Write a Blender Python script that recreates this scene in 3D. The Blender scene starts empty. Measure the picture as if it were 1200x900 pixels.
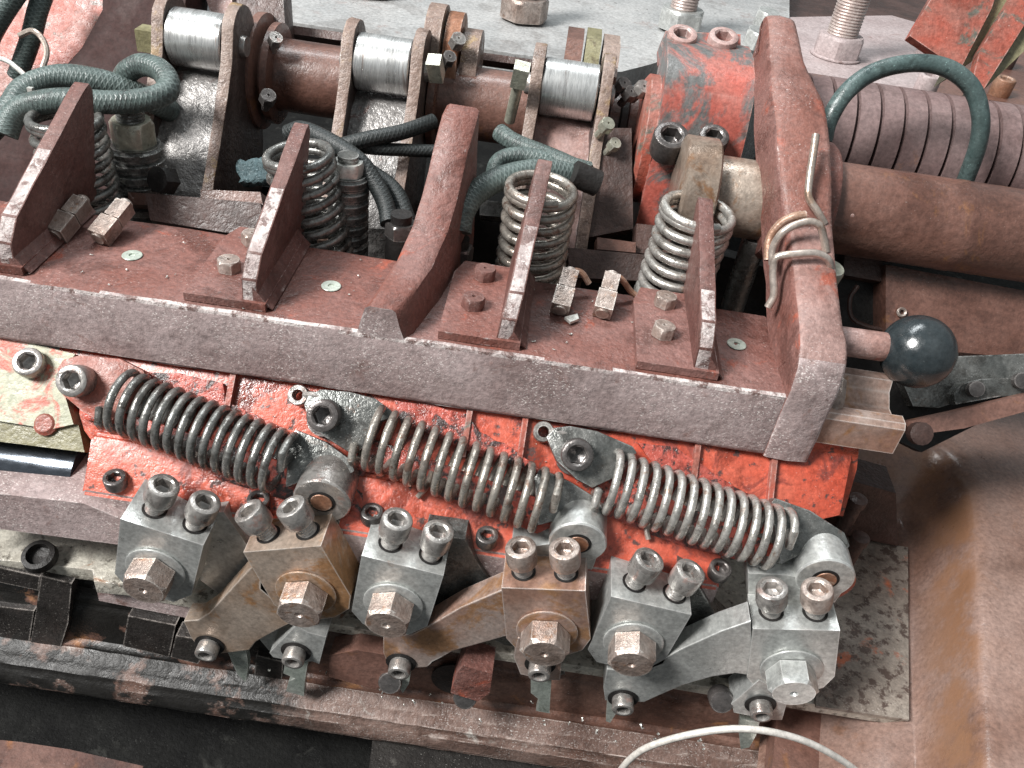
import bpy, bmesh, math, random
from mathutils import Vector, Matrix
random.seed(7)
V = Vector
sc = bpy.context.scene
COL = sc.collection

# ------------------------------------------------------------------ camera
# One unit is 10 cm. X runs along the machine, Y away from the viewer, Z up.
FOC, PITCH, ROLL = 1000.0, math.radians(38), math.radians(8.6)
CF = V((0, math.cos(PITCH), -math.sin(PITCH)))
CU0 = V((0, math.sin(PITCH), math.cos(PITCH)))
CR = math.cos(ROLL) * V((1, 0, 0)) + math.sin(ROLL) * CU0
CU = -math.sin(ROLL) * V((1, 0, 0)) + math.cos(ROLL) * CU0
def ray(u, v): return CF + (u - 600) / FOC * CR - (v - 450) / FOC * CU
CAM = -3.55 * ray(460, 710)
cam = bpy.data.objects.new('camera', bpy.data.cameras.new('camera'))
COL.objects.link(cam)
cam.data.sensor_width = 36
cam.data.lens = 36 * FOC / 1200
cam.data.clip_start = 0.05
cam.data.clip_end = 200
cam.matrix_world = Matrix.Translation(CAM) @ Matrix((CR, CU, -CF)).transposed().to_4x4()
sc.camera = cam
sc.render.resolution_x, sc.render.resolution_y = 1024, 768

# ------------------------------------------------------------------ light of the workshop
sc.view_settings.view_transform = 'Standard'
sc.view_settings.look = 'None'
sc.view_settings.exposure = 0.0
sc.view_settings.gamma = 1
w = bpy.data.worlds.new('World'); sc.world = w; w.use_nodes = True
nt = w.node_tree; nt.nodes.clear()
wo = nt.nodes.new('ShaderNodeOutputWorld'); bg = nt.nodes.new('ShaderNodeBackground')
tc = nt.nodes.new('ShaderNodeTexCoord'); sp = nt.nodes.new('ShaderNodeSeparateXYZ'); cr = nt.nodes.new('ShaderNodeValToRGB')
nt.links.new(tc.outputs['Generated'], sp.inputs[0])
mr = nt.nodes.new('ShaderNodeMapRange'); mr.inputs[1].default_value = -1; nt.links.new(sp.outputs[2], mr.inputs[0])
nt.links.new(mr.outputs[0], cr.inputs[0]); nt.links.new(cr.outputs[0], bg.inputs[0]); nt.links.new(bg.outputs[0], wo.inputs[0])
for p_, c_ in ((0.0, (.05, .045, .045, 1)), (.5, (.25, .235, .22, 1)), (.75, (.62, .66, .68, 1)), (1.0, (.85, .92, .95, 1))):
    if p_ in (0.0, 1.0): e_ = cr.color_ramp.elements[int(p_)]
    else: e_ = cr.color_ramp.elements.new(p_)
    e_.position = p_; e_.color = c_
cr.color_ramp.elements[0].color = (.05, .045, .045, 1)
bg.inputs[1].default_value = 0.46
def lamp(name, loc, target, size, power, col, sy=None):
    l = bpy.data.lights.new(name, 'AREA'); l.shape = 'RECTANGLE'; l.size = size; l.size_y = sy or size
    l.energy = power; l.color = col
    o = bpy.data.objects.new(name, l); COL.objects.link(o); o.location = loc
    o.rotation_euler = (V(target) - V(loc)).to_track_quat('-Z', 'Y').to_euler()
    return o
lamp('window_light', (-15.5, -9.0, 20.0), (0.3, 0.6, 0.5), 7.0, 14600, (1, .985, .96), 7.5)
lamp('overhead_fill', (-2.0, 6.5, 13), (0.3, 1.0, 0.5), 8, 1000, (.93, .98, 1), 2.0)  # added overhead fill lamp, no such source in view

# ------------------------------------------------------------------ picking points on real planes
def onp(u, v, p, n):
    r = ray(u, v); n = V(n); return CAM + r * ((V(p) - CAM).dot(n) / r.dot(n))
def W(u, v, d): return CAM + d * ray(u, v)
def PY(u, v, y): return onp(u, v, (0, y, 0), (0, 1, 0))
def PZ(u, v, z): return onp(u, v, (0, 0, z), (0, 0, 1))
def PX(u, v, x): return onp(u, v, (x, 0, 0), (1, 0, 0))
SN = V((0, -.7071, .7071))
def PS(u, v, h=0): return onp(u, v, V((0, .2, .24)) + h * SN, SN)
EX, EY, EZ = V((1, 0, 0)), V((0, 1, 0)), V((0, 0, 1))
def frame(o, x, y, z):
    m = Matrix((x, y, z)).transposed().to_4x4(); m.translation = o; return m
def axisframe(o, z, hint=None):
    z = V(z).normalized(); h = V(hint) if hint else (EX if abs(z.x) < .9 else EY)
    x = (h - z * h.dot(z)).normalized(); y = z.cross(x); return frame(V(o), x, y, z)

# ------------------------------------------------------------------ objects
ORG = {}
def finish(bm, sharp=38):
    bmesh.ops.remove_doubles(bm, verts=bm.verts, dist=1e-5)
    bmesh.ops.recalc_face_normals(bm, faces=bm.faces)
    for f in bm.faces: f.smooth = True
    a = math.radians(sharp)
    for e in bm.edges:
        if len(e.link_faces) == 2 and e.calc_face_angle(0) > a: e.smooth = False
def part(name, bm, mat, parent=None, sharp=38, bev=0, label=None, keep=False):
    if bev:
        es = [e for e in bm.edges if len(e.link_faces) == 2 and e.calc_face_angle(0) > math.radians(28)]
        bmesh.ops.bevel(bm, geom=es, offset=bev, segments=2, profile=.6, affect='EDGES', clamp_overlap=True)
    if not keep: finish(bm, sharp)
    me = bpy.data.meshes.new(name); 
    if parent is not None: org = ORG[parent.name]
    else:
        xs = [v.co for v in bm.verts]
        org = V(((min(c.x for c in xs) + max(c.x for c in xs)) / 2, (min(c.y for c in xs) + max(c.y for c in xs)) / 2, min(c.z for c in xs)))
    bmesh.ops.translate(bm, verts=bm.verts, vec=-org)
    bm.to_mesh(me); bm.free()
    o = bpy.data.objects.new(name, me); COL.objects.link(o)
    for m in (mat if isinstance(mat, (list, tuple)) else [mat]): me.materials.append(m)
    ORG[o.name] = org
    if parent is not None: o.parent = parent
    else: o.location = org
    if label: o['label'] = label
    return o
def tag(o, label, cat=None, group=None, kind=None):
    if label: o['label'] = label
    if cat: o['category'] = cat
    if group: o['group'] = group
    if kind: o['kind'] = kind
    return o
def one(name, bm, mat, label, cat, group=None, kind=None, **k):
    return tag(part(name, bm, mat, None, **k), label, cat, group, kind)
def thing(name, loc, label, cat, group=None):
    o = bpy.data.objects.new(name, None); COL.objects.link(o); o.location = loc; o.empty_display_size = .1
    ORG[o.name] = V(loc); return tag(o, label, cat, group)
def copy_part(src, parent, shift_from):
    c = src.copy(); COL.objects.link(c); c.parent = parent; return c

# ------------------------------------------------------------------ shapes
def B(): return bmesh.new()
def prism(bm, pts, vec, mi=0):
    vec = V(vec); a = [bm.verts.new(p) for p in pts]; b = [bm.verts.new(V(p) + vec) for p in pts]
    n = len(pts); fs = [bm.faces.new(a), bm.faces.new(b[::-1])]
    for i in range(n): fs.append(bm.faces.new((a[i], b[i], b[(i + 1) % n], a[(i + 1) % n])))
    for f in fs: f.material_index = mi
    return fs
def box(bm, m, x0, x1, y0, y1, z0, z1):
    return prism(bm, [m @ V(p) for p in ((x0, y0, z0), (x1, y0, z0), (x1, y1, z0), (x0, y1, z0))], (m.to_3x3() @ V((0, 0, z1 - z0))))
I4 = Matrix.Identity(4)
def hexf(a, ph=0):
    t = (a - ph) % (math.pi / 3) - math.pi / 6
    return 1 / math.cos(t)
def lathe(bm, prof, m, seg=24, cap0=True, cap1=True, ph=0):
    """prof: (r, z[, 'h']); with 'h' r is the apothem of a hexagon"""
    rings = []
    for p in prof:
        ring = []
        for i in range(seg):
            a = 2 * math.pi * i / seg
            r = p[0] * (hexf(a, ph) if len(p) > 2 else 1)
            ring.append(bm.verts.new(m @ V((r * math.cos(a), r * math.sin(a), p[1]))))
        rings.append(ring)
    for k in range(len(rings) - 1):
        a, b = rings[k], rings[k + 1]
        for i in range(seg): bm.faces.new((a[i], a[(i + 1) % seg], b[(i + 1) % seg], b[i]))
    if cap0: bm.faces.new(rings[0][::-1])
    if cap1: bm.faces.new(rings[-1])
def tube(bm, pts, r, seg=10, cap=True, closed=False):
    pts = [V(p) for p in pts]; n = len(pts); uvl = bm.loops.layers.uv.verify()
    tans = []
    for i in range(n):
        t = (pts[min(i + 1, n - 1)] - pts[max(i - 1, 0)]); tans.append(t.normalized() if t.length > 1e-9 else EX)
    nrm = tans[0].orthogonal().normalized(); rings = []; L = 0; Ls = []
    for i in range(n):
        if i: nrm = (nrm - tans[i] * nrm.dot(tans[i])).normalized(); L += (pts[i] - pts[i - 1]).length
        Ls.append(L); bi = tans[i].cross(nrm); rr = r[i] if isinstance(r, (list, tuple)) else r
        rings.append([bm.verts.new(pts[i] + rr * (math.cos(2 * math.pi * k / seg) * nrm + math.sin(2 * math.pi * k / seg) * bi)) for k in range(seg)])
    for i in range(n - 1):
        for k in range(seg):
            f = bm.faces.new((rings[i][k], rings[i][(k + 1) % seg], rings[i + 1][(k + 1) % seg], rings[i + 1][k]))
            for l, (uu, vv) in zip(f.loops, ((k, i), (k + 1, i), (k + 1, i + 1), (k, i + 1))): l[uvl].uv = (uu / seg, Ls[vv])
    if cap: bm.faces.new(rings[0][::-1]); bm.faces.new(rings[-1])
def smooth_path(pts, n=8):
    pts = [V(p) for p in pts]; out = []; q = [2 * pts[0] - pts[1]] + pts + [2 * pts[-1] - pts[-2]]
    for i in range(1, len(q) - 2):
        for k in range(n):
            t = k / n; a, b, c, d = q[i - 1:i + 3]
            out.append(.5 * ((2 * b) + (c - a) * t + (2 * a - 5 * b + 4 * c - d) * t * t + (3 * b - a - 3 * c + d) * t ** 3))
    out.append(pts[-1]); return out
def arc2(c, r, a0, a1, n): return [(c[0] + r * math.cos(math.radians(a0 + (a1 - a0) * i / n)), c[1] + r * math.sin(math.radians(a0 + (a1 - a0) * i / n))) for i in range(n + 1)]
def helix(p0, p1, R, turns, hint=None, ph=0, tight=0.0, hand=1, per=22, jit=0.0):
    ax = V(p1) - V(p0); L = ax.length; m = axisframe(p0, ax, hint); pts = []
    n = int(turns * per)
    for i in range(n + 1):
        t = i / n; s = t * turns
        z = t
        if tight:   # closed end coils
            e = tight / turns
            z = (t * .35 if t < e else (1 - (1 - t) * .35 if t > 1 - e else e * .35 + (t - e) * (1 - e * .7) / (1 - 2 * e)))
        a = hand * s * 2 * math.pi + ph
        rr = R * (1 + jit * math.sin(s * 1.7 + ph)); z += jit * 6.0 / turns * .12 * math.sin(s * 2.3 + ph * 3) * math.sin(math.pi * t)
        pts.append(m @ V((rr * math.cos(a), rr * math.sin(a), z * L)))
    return pts
def threads(bm, m, r, z0, z1, pitch=.012, seg=20):
    prof = []; z = z0; 
    while z < z1:
        prof += [(r * .93, z), (r, z + pitch * .5)]; z += pitch
    prof.append((r * .93, z1)); lathe(bm, prof, m, seg)

# ------------------------------------------------------------------ materials
def rgba(c): return (c[0], c[1], c[2], 1)
def Mt(name, c1, c2, c3=None, c3n=.55, fleck=None, fk=.66, rough=(.4, .65), metal=0.0, bump=.25, wear=None, wk=1.0,
       sc1=3.0, braid=False, fine=45.0, spots=None, sk=.62, stretch=(1, 1, 1), spec=.5, coat=0.0, c3sc=1.0, sw=.05, wr=.012, band=None, oil=.0):
    m = bpy.data.materials.new(name); m.use_nodes = True; nt = m.node_tree; N = nt.nodes; L = nt.links
    bs = N['Principled BSDF']
    def n(t, **k):
        x = N.new('ShaderNode' + t)
        for a, b in k.items(): setattr(x, a, b)
        return x
    tc = n('TexCoord'); oi = n('ObjectInfo'); mp = n('Mapping'); mp.inputs['Scale'].default_value = stretch
    va = n('VectorMath', operation='ADD'); vm = n('VectorMath', operation='SCALE'); cx = n('CombineXYZ')
    for i in range(3): L.new(oi.outputs['Random'], cx.inputs[i])
    L.new(cx.outputs[0], vm.inputs[0]); vm.inputs['Scale'].default_value = 37
    L.new(tc.outputs['Object'], va.inputs[0]); L.new(vm.outputs[0], va.inputs[1]); L.new(va.outputs[0], mp.inputs[0])
    P = mp.outputs[0]
    def noise(s, det=4, ro=.6, vec=None, dist=0.0):
        x = n('TexNoise'); x.inputs['Scale'].default_value = s; x.inputs['Detail'].default_value = det
        x.inputs['Roughness'].default_value = ro; x.inputs['Distortion'].default_value = dist; L.new(vec or P, x.inputs['Vector']); return x.outputs['Fac']
    def step(f, a, b, inv=False):
        x = n('MapRange'); x.interpolation_type = 'SMOOTHSTEP'; x.inputs[1].default_value = a; x.inputs[2].default_value = b
        if inv: x.inputs[3].default_value = 1; x.inputs[4].default_value = 0
        L.new(f, x.inputs[0]); return x.outputs[0]
    def mix(f, a, b, mode='MIX'):
        x = n('Mix', data_type='RGBA', blend_type=mode)
        if isinstance(f, float): x.inputs[0].default_value = f
        else: L.new(f, x.inputs[0])
        for k, q in ((6, a), (7, b)):
            if isinstance(q, tuple): x.inputs[k].default_value = rgba(q)
            else: L.new(q, x.inputs[k])
        return x.outputs[2]
    def mul(a, b):
        x = n('Math', operation='MULTIPLY'); L.new(a, x.inputs[0])
        if isinstance(b, float): x.inputs[1].default_value = b
        else: L.new(b, x.inputs[1])
        return x.outputs[0]
    big = noise(sc1, 5, .62); fin = noise(fine, 3, .7)
    col = mix(step(big, .35, .65), c1, c2)
    if c3: col = mix(step(noise(sc1 * 1.7 * c3sc, 6, .7, dist=.6), c3n, c3n + .1), col, c3)
    # fine tonal grain
    gr = n('MapRange'); gr.inputs[1].default_value = .3; gr.inputs[2].default_value = .7; gr.inputs[3].default_value = .72; gr.inputs[4].default_value = 1.25
    L.new(fin, gr.inputs[0]); x = n('VectorMath', operation='SCALE'); L.new(col, x.inputs[0]); L.new(gr.outputs[0], x.inputs['Scale']); col = x.outputs[0]
    rf = noise(sc1 * 5, 4, .7); om = None
    if oil:
        om = mul(step(noise(sc1 * 1.15, 7, .72, dist=.4), .50, .62), oil)
        dk = n('VectorMath', operation='MULTIPLY'); L.new(col, dk.inputs[0]); dk.inputs[1].default_value = (.34, .30, .28); col = mix(om, col, dk.outputs[0])
    if spots: col = mix(step(noise(18, 5, .65), sk, sk + sw), col, spots)
    if fleck:
        mp2 = n('Mapping'); mp2.inputs['Rotation'].default_value = (.3, .5, .4); mp2.inputs['Scale'].default_value = (.6, 1, 1); L.new(P, mp2.inputs[0])
        fl = mul(step(noise(165, 2, .6, vec=mp2.outputs[0]), fk + .005, fk + .085), step(noise(5, 3, .6), .38, .62))
        col = mix(mul(fl, .62), col, fleck)
    if wear:
        bv = n('Bevel', samples=4); bv.inputs['Radius'].default_value = wr; ge = n('NewGeometry')
        dt = n('VectorMath', operation='DOT_PRODUCT'); L.new(bv.outputs[0], dt.inputs[0]); L.new(ge.outputs['True Normal'], dt.inputs[1])
        ed = step(dt.outputs['Value'], .90, .985, True)
        wn = mul(mul(ed, step(noise(11, 4, .75), .62 - .2 * wk, .80 - .2 * wk)), .8); col = mix(wn, col, wear)
    if braid:
        uv = n('UVMap'); sx = n('SeparateXYZ'); L.new(uv.outputs[0], sx.inputs[0])
        def wv(a, b):
            p = n('Math', operation='MULTIPLY'); p.inputs[1].default_value = a; L.new(sx.outputs[0], p.inputs[0])
            q = n('Math', operation='MULTIPLY_ADD'); q.inputs[1].default_value = b; L.new(sx.outputs[1], q.inputs[0]); L.new(p.outputs[0], q.inputs[2])
            s = n('Math', operation='SINE'); L.new(q.outputs[0], s.inputs[0]); return s.outputs[0]
        ad = n('Math', operation='MAXIMUM'); L.new(wv(2 * math.pi * 7, 300), ad.inputs[0]); L.new(wv(-2 * math.pi * 7, 300), ad.inputs[1])
        br = step(ad.outputs[0], -.2, 1.0); col = mix(br, tuple(c * .8 for c in c1), col)
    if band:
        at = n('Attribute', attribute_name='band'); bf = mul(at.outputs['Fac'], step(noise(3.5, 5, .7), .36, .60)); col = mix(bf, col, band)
    L.new(col, bs.inputs['Base Color'])
    rr = n('MapRange'); rr.inputs[1].default_value = .3; rr.inputs[2].default_value = .7; rr.inputs[3].default_value = rough[0]; rr.inputs[4].default_value = rough[1]
    L.new(rf, rr.inputs[0]); ro = rr.outputs[0]
    if om is not None:
        r2 = n('Math', operation='MULTIPLY_ADD'); L.new(om, r2.inputs[0]); r2.inputs[1].default_value = -.22; L.new(ro, r2.inputs[2]); ro = r2.outputs[0]
    L.new(ro, bs.inputs['Roughness'])
    bs.inputs['Metallic'].default_value = metal; bs.inputs['Specular IOR Level'].default_value = spec
    if coat: bs.inputs['Coat Weight'].default_value = coat; bs.inputs['Coat Roughness'].default_value = .22
    bp = n('Bump'); bp.inputs['Strength'].default_value = bump * .72; bp.inputs['Distance'].default_value = .02
    hs = n('Math', operation='MULTIPLY_ADD'); hs.inputs[1].default_value = .45; L.new(fin, hs.inputs[0]); L.new(rf, hs.inputs[2]); h = hs.outputs[0]
    if braid:
        h2 = n('Math', operation='MULTIPLY_ADD'); h2.inputs[1].default_value = .6; L.new(br, h2.inputs[0]); L.new(h, h2.inputs[2]); h = h2.outputs[0]
    L.new(h, bp.inputs['Height']); L.new(bp.outputs[0], bs.inputs['Normal'])
    return m
M = {}
WH = (.72, .66, .64)
M['beam_face'] = Mt('mauve_worn_paint', (.27, .20, .192), (.36, .285, .278), (.23, .145, .13), .58, fleck=(.9, .84, .8), fk=.575, rough=(.5, .75), wear=WH, wk=.8, bump=.5, sc1=2.2, oil=.32, spots=(.15, .10, .095), sk=.66, sw=.1)
M['worn_edge'] = Mt('bare_worn_edge', (.34, .27, .26), (.60, .54, .52), (.17, .11, .10), .50, fleck=(.8, .76, .74), fk=.56, rough=(.45, .65), bump=.6, sc1=9, oil=.3)
M['beam_top'] = Mt('red_brown_worn_paint', (.165, .062, .047), (.20, .10, .086), (.30, .075, .045), .58, fleck=(.52, .40, .37), fk=.62, rough=(.40, .66), wear=WH, wk=.35, bump=.7, sc1=2.4, oil=.55, spots=(.08, .05, .045), sk=.66, sw=.1)
M['plate_paint'] = Mt('maroon_plate_paint', (.125, .052, .043), (.165, .088, .076), (.23, .145, .13), .60, fleck=(.56, .46, .44), fk=.63, rough=(.4, .7), wear=(.5, .42, .40), wk=.3, bump=.6, oil=.5)
M['red'] = Mt('bright_red_paint', (.46, .070, .036), (.52, .115, .07), (.24, .05, .035), .53, fleck=(.78, .55, .5), fk=.66, rough=(.25, .5), wear=(.6, .36, .3), wk=.4, bump=.45, spots=(.09, .045, .04), sk=.575, sw=.08, coat=.2, sc1=3.0, oil=.85)
M['red_old'] = Mt('old_red_paint', (.34, .075, .048), (.27, .11, .085), (.12, .115, .095), .56, fleck=(.6, .45, .4), fk=.66, rough=(.3, .6), wear=(.6, .42, .38), bump=.5, oil=.5)
M['drum'] = Mt('dusty_mauve_drum_paint', (.15, .092, .088), (.20, .14, .135), (.23, .13, .10), .60, fleck=(.45, .38, .36), fk=.68, rough=(.5, .7), bump=.3, sc1=1.5, oil=.4)
M['red_cap'] = Mt('red_and_grey_paint', (.42, .095, .07), (.36, .13, .105), (.13, .13, .127), .46, fleck=(.6, .5, .45), fk=.68, rough=(.28, .5), bump=.4, wear=(.5, .32, .28), coat=.25, sc1=1.6, oil=.4)
M['pink'] = Mt('pale_dusty_red_paint', (.30, .17, .145), (.38, .26, .24), (.30, .09, .065), .58, fleck=(.72, .64, .62), fk=.58, rough=(.35, .6), bump=.4, wear=WH, oil=.45)
M['brown'] = Mt('oily_brown_paint', (.12, .055, .04), (.18, .095, .074), (.22, .10, .045), .58, fleck=(.5, .42, .38), fk=.69, rough=(.28, .55), bump=.45, coat=.3, sc1=1.6, oil=.5)
M['tub_rust'] = Mt('orange_rust_band', (.30, .145, .075), (.36, .19, .12), (.22, .12, .10), .52, fleck=(.45, .36, .33), fk=.74, rough=(.4, .65), bump=.3, sc1=2.0)
M['tub'] = Mt('brown_cast_housing_paint', (.20, .115, .088), (.27, .18, .15), (.24, .135, .095), .58, fleck=(.46, .38, .35), fk=.66, rough=(.26, .45), bump=.4, coat=.4, sc1=1.3, band=(.25, .13, .075), oil=.4, spots=(.14, .085, .07), sk=.64, sw=.12)
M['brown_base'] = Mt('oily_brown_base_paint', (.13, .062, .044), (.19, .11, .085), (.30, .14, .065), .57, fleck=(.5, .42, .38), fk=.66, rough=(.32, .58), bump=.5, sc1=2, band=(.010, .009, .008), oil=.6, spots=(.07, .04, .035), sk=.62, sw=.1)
M['brown_dk'] = Mt('dark_brown_oily_iron', (.045, .026, .022), (.09, .05, .042), (.16, .10, .085), .64, fleck=(.4, .34, .3), fk=.72, rough=(.3, .6), bump=.5)
M['casing_shade'] = Mt('casing_shade_paint', (.030, .013, .012), (.045, .022, .02), (.06, .036, .033), .62, rough=(.6, .8), bump=.3, sc1=1.5, spec=.2)
M['red_grease_shade'] = Mt('greasy_shaded_red_paint', (.50, .09, .06), (.38, .08, .06), (.05, .03, .028), .48, fleck=(.7, .5, .45), fk=.66, rough=(.2, .45), bump=.6, spots=(.03, .02, .02), sk=.55, sw=.08, coat=.25, sc1=5, oil=.7)
M['upright'] = Mt('pinkish_worn_upright_paint', (.20, .082, .062), (.30, .19, .17), (.30, .08, .05), .56, fleck=(.62, .54, .52), fk=.62, rough=(.42, .65), wear=WH, wk=.4, bump=.6, sc1=1.6, oil=.4)
M['rust'] = Mt('rusty_steel', (.25, .11, .06), (.33, .20, .14), (.40, .30, .24), .58, fleck=(.6, .5, .42), fk=.68, rough=(.35, .6), metal=.35, bump=.4, wear=(.62, .52, .46))
M['bolt'] = Mt('brown_bolt_steel', (.31, .235, .20), (.42, .355, .32), (.30, .165, .10), .57, fleck=(.72, .66, .6), fk=.64, rough=(.3, .5), metal=.5, bump=.45, wear=(.75, .7, .65), sc1=6, oil=.45)
M['steel'] = Mt('grey_machined_steel', (.50, .51, .495), (.58, .59, .57), (.46, .36, .30), .66, fleck=(.75, .74, .71), fk=.66, rough=(.28, .44), metal=.6, bump=.16, wear=(.9, .9, .88), wk=1.6, wr=.009, sc1=2.5, oil=.16)
M['steel_tan'] = Mt('tan_stained_steel', (.40, .28, .20), (.47, .385, .32), (.40, .22, .11), .50, fleck=(.66, .6, .52), fk=.66, rough=(.28, .46), metal=.5, bump=.16, wear=(.85, .8, .74), wk=1.6, wr=.009, oil=.2, sc1=2)
M['steel_rose'] = Mt('rust_filmed_steel', (.36, .21, .155), (.46, .37, .33), (.38, .21, .115), .50, fleck=(.66, .6, .55), fk=.66, rough=(.3, .48), metal=.45, bump=.16, wear=(.85, .8, .76), wk=1.6, wr=.009, oil=.2, sc1=2)
M['bronze'] = Mt('oily_bronze_steel', (.24, .165, .12), (.36, .30, .25), (.26, .14, .075), .54, fleck=(.7, .65, .58), fk=.64, rough=(.26, .46), metal=.45, bump=.3, sc1=2, oil=.5)
M['steel_dk'] = Mt('dark_oily_steel', (.11, .115, .11), (.20, .20, .19), (.17, .13, .11), .60, fleck=(.6, .6, .58), fk=.62, rough=(.22, .42), metal=.6, bump=.4, wear=(.7, .7, .68), sc1=5, oil=.6)
M['screw'] = Mt('socket_screw_steel', (.30, .285, .27), (.40, .375, .355), (.38, .27, .24), .56, fleck=(.7, .68, .64), fk=.68, rough=(.24, .42), metal=.6, bump=.25, wear=(.75, .72, .68), sc1=7, oil=.4)
M['screw_dk'] = Mt('blackened_socket_steel', (.085, .08, .078), (.14, .125, .12), (.20, .15, .13), .60, fleck=(.6, .56, .52), fk=.70, rough=(.22, .42), metal=.6, bump=.3, wear=(.5, .46, .44))
M['spring_dk'] = Mt('dark_spring_wire', (.21, .21, .20), (.28, .275, .26), (.11, .10, .09), .54, fleck=(.6, .6, .58), fk=.68, rough=(.2, .38), metal=.65, bump=.3, sc1=8, oil=.5)
M['spring_wm'] = Mt('warm_spring_wire', (.30, .28, .25), (.38, .34, .30), (.21, .14, .11), .54, fleck=(.7, .66, .6), fk=.68, rough=(.22, .4), metal=.6, bump=.3, sc1=8, oil=.5)
M['spring_lt'] = Mt('pale_spring_wire', (.40, .385, .36), (.48, .46, .43), (.28, .21, .17), .56, fleck=(.7, .68, .64), fk=.68, rough=(.22, .4), metal=.6, bump=.3, sc1=8, oil=.45)
M['roller'] = Mt('polished_roller_steel', (.62, .62, .61), (.72, .72, .71), (.45, .39, .36), .60, rough=(.24, .38), metal=.8, bump=.05, stretch=(9, 1, 1), fine=20, oil=.25, sc1=1.6)
M['cheek'] = Mt('tan_edge_casting', (.19, .125, .10), (.25, .185, .155), (.27, .18, .09), .55, fleck=(.58, .5, .45), fk=.60, rough=(.35, .6), bump=.7, wear=(.55, .46, .4), wk=.8, oil=.7)
M['cheek_shade'] = Mt('shaded_cheek_casting', (.045, .03, .027), (.075, .055, .048), (.11, .08, .06), .58, fleck=(.4, .35, .32), fk=.66, rough=(.3, .55), bump=.7, oil=.4)
M['web'] = Mt('rough_grey_casting', (.19, .18, .175), (.28, .265, .255), (.15, .09, .08), .58, fleck=(.7, .69, .67), fk=.60, rough=(.25, .5), metal=.25, bump=1.0, fine=24)
M['hose'] = Mt('green_braided_hose', (.085, .115, .108), (.14, .175, .167), (.04, .052, .05), .53, fleck=(.45, .52, .5), fk=.62, rough=(.38, .6), bump=.4, braid=True, sc1=4, oil=.6)
M['hose_blk'] = Mt('black_rubber_hose', (.018, .022, .022), (.035, .04, .04), fleck=(.3, .32, .3), fk=.76, rough=(.4, .6), bump=.35, braid=True)
M['hose_teal'] = Mt('teal_rubber_hose', (.05, .078, .076), (.085, .12, .117), (.03, .05, .05), .56, fleck=(.45, .72, .68), fk=.64, rough=(.3, .5), bump=.3, sc1=5, oil=.5)
M['clamp_iron'] = Mt('black_worn_clamp_iron', (.014, .012, .011), (.03, .026, .024), (.06, .045, .04), .60, fleck=(.4, .37, .34), fk=.62, rough=(.35, .6), bump=.6, wear=(.40, .36, .33), wk=1.3, oil=.4)
M['front_bar'] = Mt('dull_brown_bar_paint', (.085, .042, .034), (.13, .07, .055), (.18, .075, .035), .56, fleck=(.4, .32, .3), fk=.66, rough=(.5, .75), bump=.5, spec=.3, oil=.5)
M['rag'] = Mt('oily_blue_rag', (.03, .055, .065), (.06, .10, .11), fleck=(.5, .6, .62), fk=.6, rough=(.6, .8), bump=1.0)
M['wire'] = Mt('dull_copper_tube', (.42, .35, .30), (.55, .48, .43), (.34, .24, .18), .55, rough=(.25, .42), metal=.6, bump=.15)
M['wire_wh'] = Mt('pale_wire', (.62, .58, .54), (.72, .68, .62), rough=(.25, .4), metal=.3, bump=.05)
M['plate_grey'] = Mt('pale_grey_painted_plate', (.31, .312, .31), (.385, .382, .376), (.30, .265, .255), .58, fleck=(.08, .08, .08), fk=.64, rough=(.35, .55), bump=.3, spots=(.12, .11, .11), sk=.645, wear=(.7, .7, .7), oil=.35, sc1=2)
M['plate_pink'] = Mt('pinkish_dusty_plate', (.36, .29, .285), (.43, .36, .355), (.28, .20, .19), .60, fleck=(.72, .66, .66), fk=.62, rough=(.4, .6), bump=.3)
M['mottle'] = Mt('mottled_oil_stained_plate', (.42, .40, .34), (.50, .47, .41), (.32, .17, .10), .60, fleck=(.66, .64, .58), fk=.60, rough=(.25, .5), bump=.5, spots=(.13, .115, .095), sk=.54, sw=.12, wear=(.62, .58, .54), metal=.15, sc1=3.2, oil=.35)
M['mottle_dk'] = Mt('brown_mottled_plate', (.20, .165, .14), (.28, .245, .21), (.42, .13, .065), .57, fleck=(.5, .46, .42), fk=.60, rough=(.35, .6), bump=.45, spots=(.085, .06, .05), sk=.50, sw=.10, sc1=2.2, oil=.3)
M['cream'] = Mt('cream_paint_over_red', (.36, .36, .26), (.42, .41, .31), (.45, .12, .08), .505, fleck=(.7, .68, .6), fk=.66, rough=(.35, .6), bump=.35, spots=(.30, .31, .22), sk=.58, c3sc=1.4)
M['olive'] = Mt('olive_oily_casting', (.15, .135, .07), (.24, .22, .13), (.10, .08, .045), .56, fleck=(.5, .48, .35), fk=.68, rough=(.3, .55), bump=.45)
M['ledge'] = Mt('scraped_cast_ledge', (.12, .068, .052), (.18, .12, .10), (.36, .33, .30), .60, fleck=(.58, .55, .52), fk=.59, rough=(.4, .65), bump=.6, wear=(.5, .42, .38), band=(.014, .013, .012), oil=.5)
M['ledge_dk'] = Mt('dirty_dark_casting', (.016, .014, .013), (.028, .025, .023), (.07, .066, .06), .60, fleck=(.30, .29, .27), fk=.64, rough=(.6, .9), bump=.9, spec=.25)
M['pit'] = Mt('black_oily_sump', (.006, .006, .006), (.011, .011, .0105), (.026, .026, .024), .57, fleck=(.09, .09, .085), fk=.64, rough=(.7, .95), bump=.9, spec=.15)
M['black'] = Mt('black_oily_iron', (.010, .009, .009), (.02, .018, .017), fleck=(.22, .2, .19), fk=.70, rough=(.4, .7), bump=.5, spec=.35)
M['knob'] = Mt('black_plastic_knob', (.013, .019, .022), (.03, .037, .04), (.05, .055, .055), .62, fleck=(.2, .22, .22), fk=.70, rough=(.10, .34), bump=.12, coat=.3, spec=.6, sc1=7)
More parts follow.
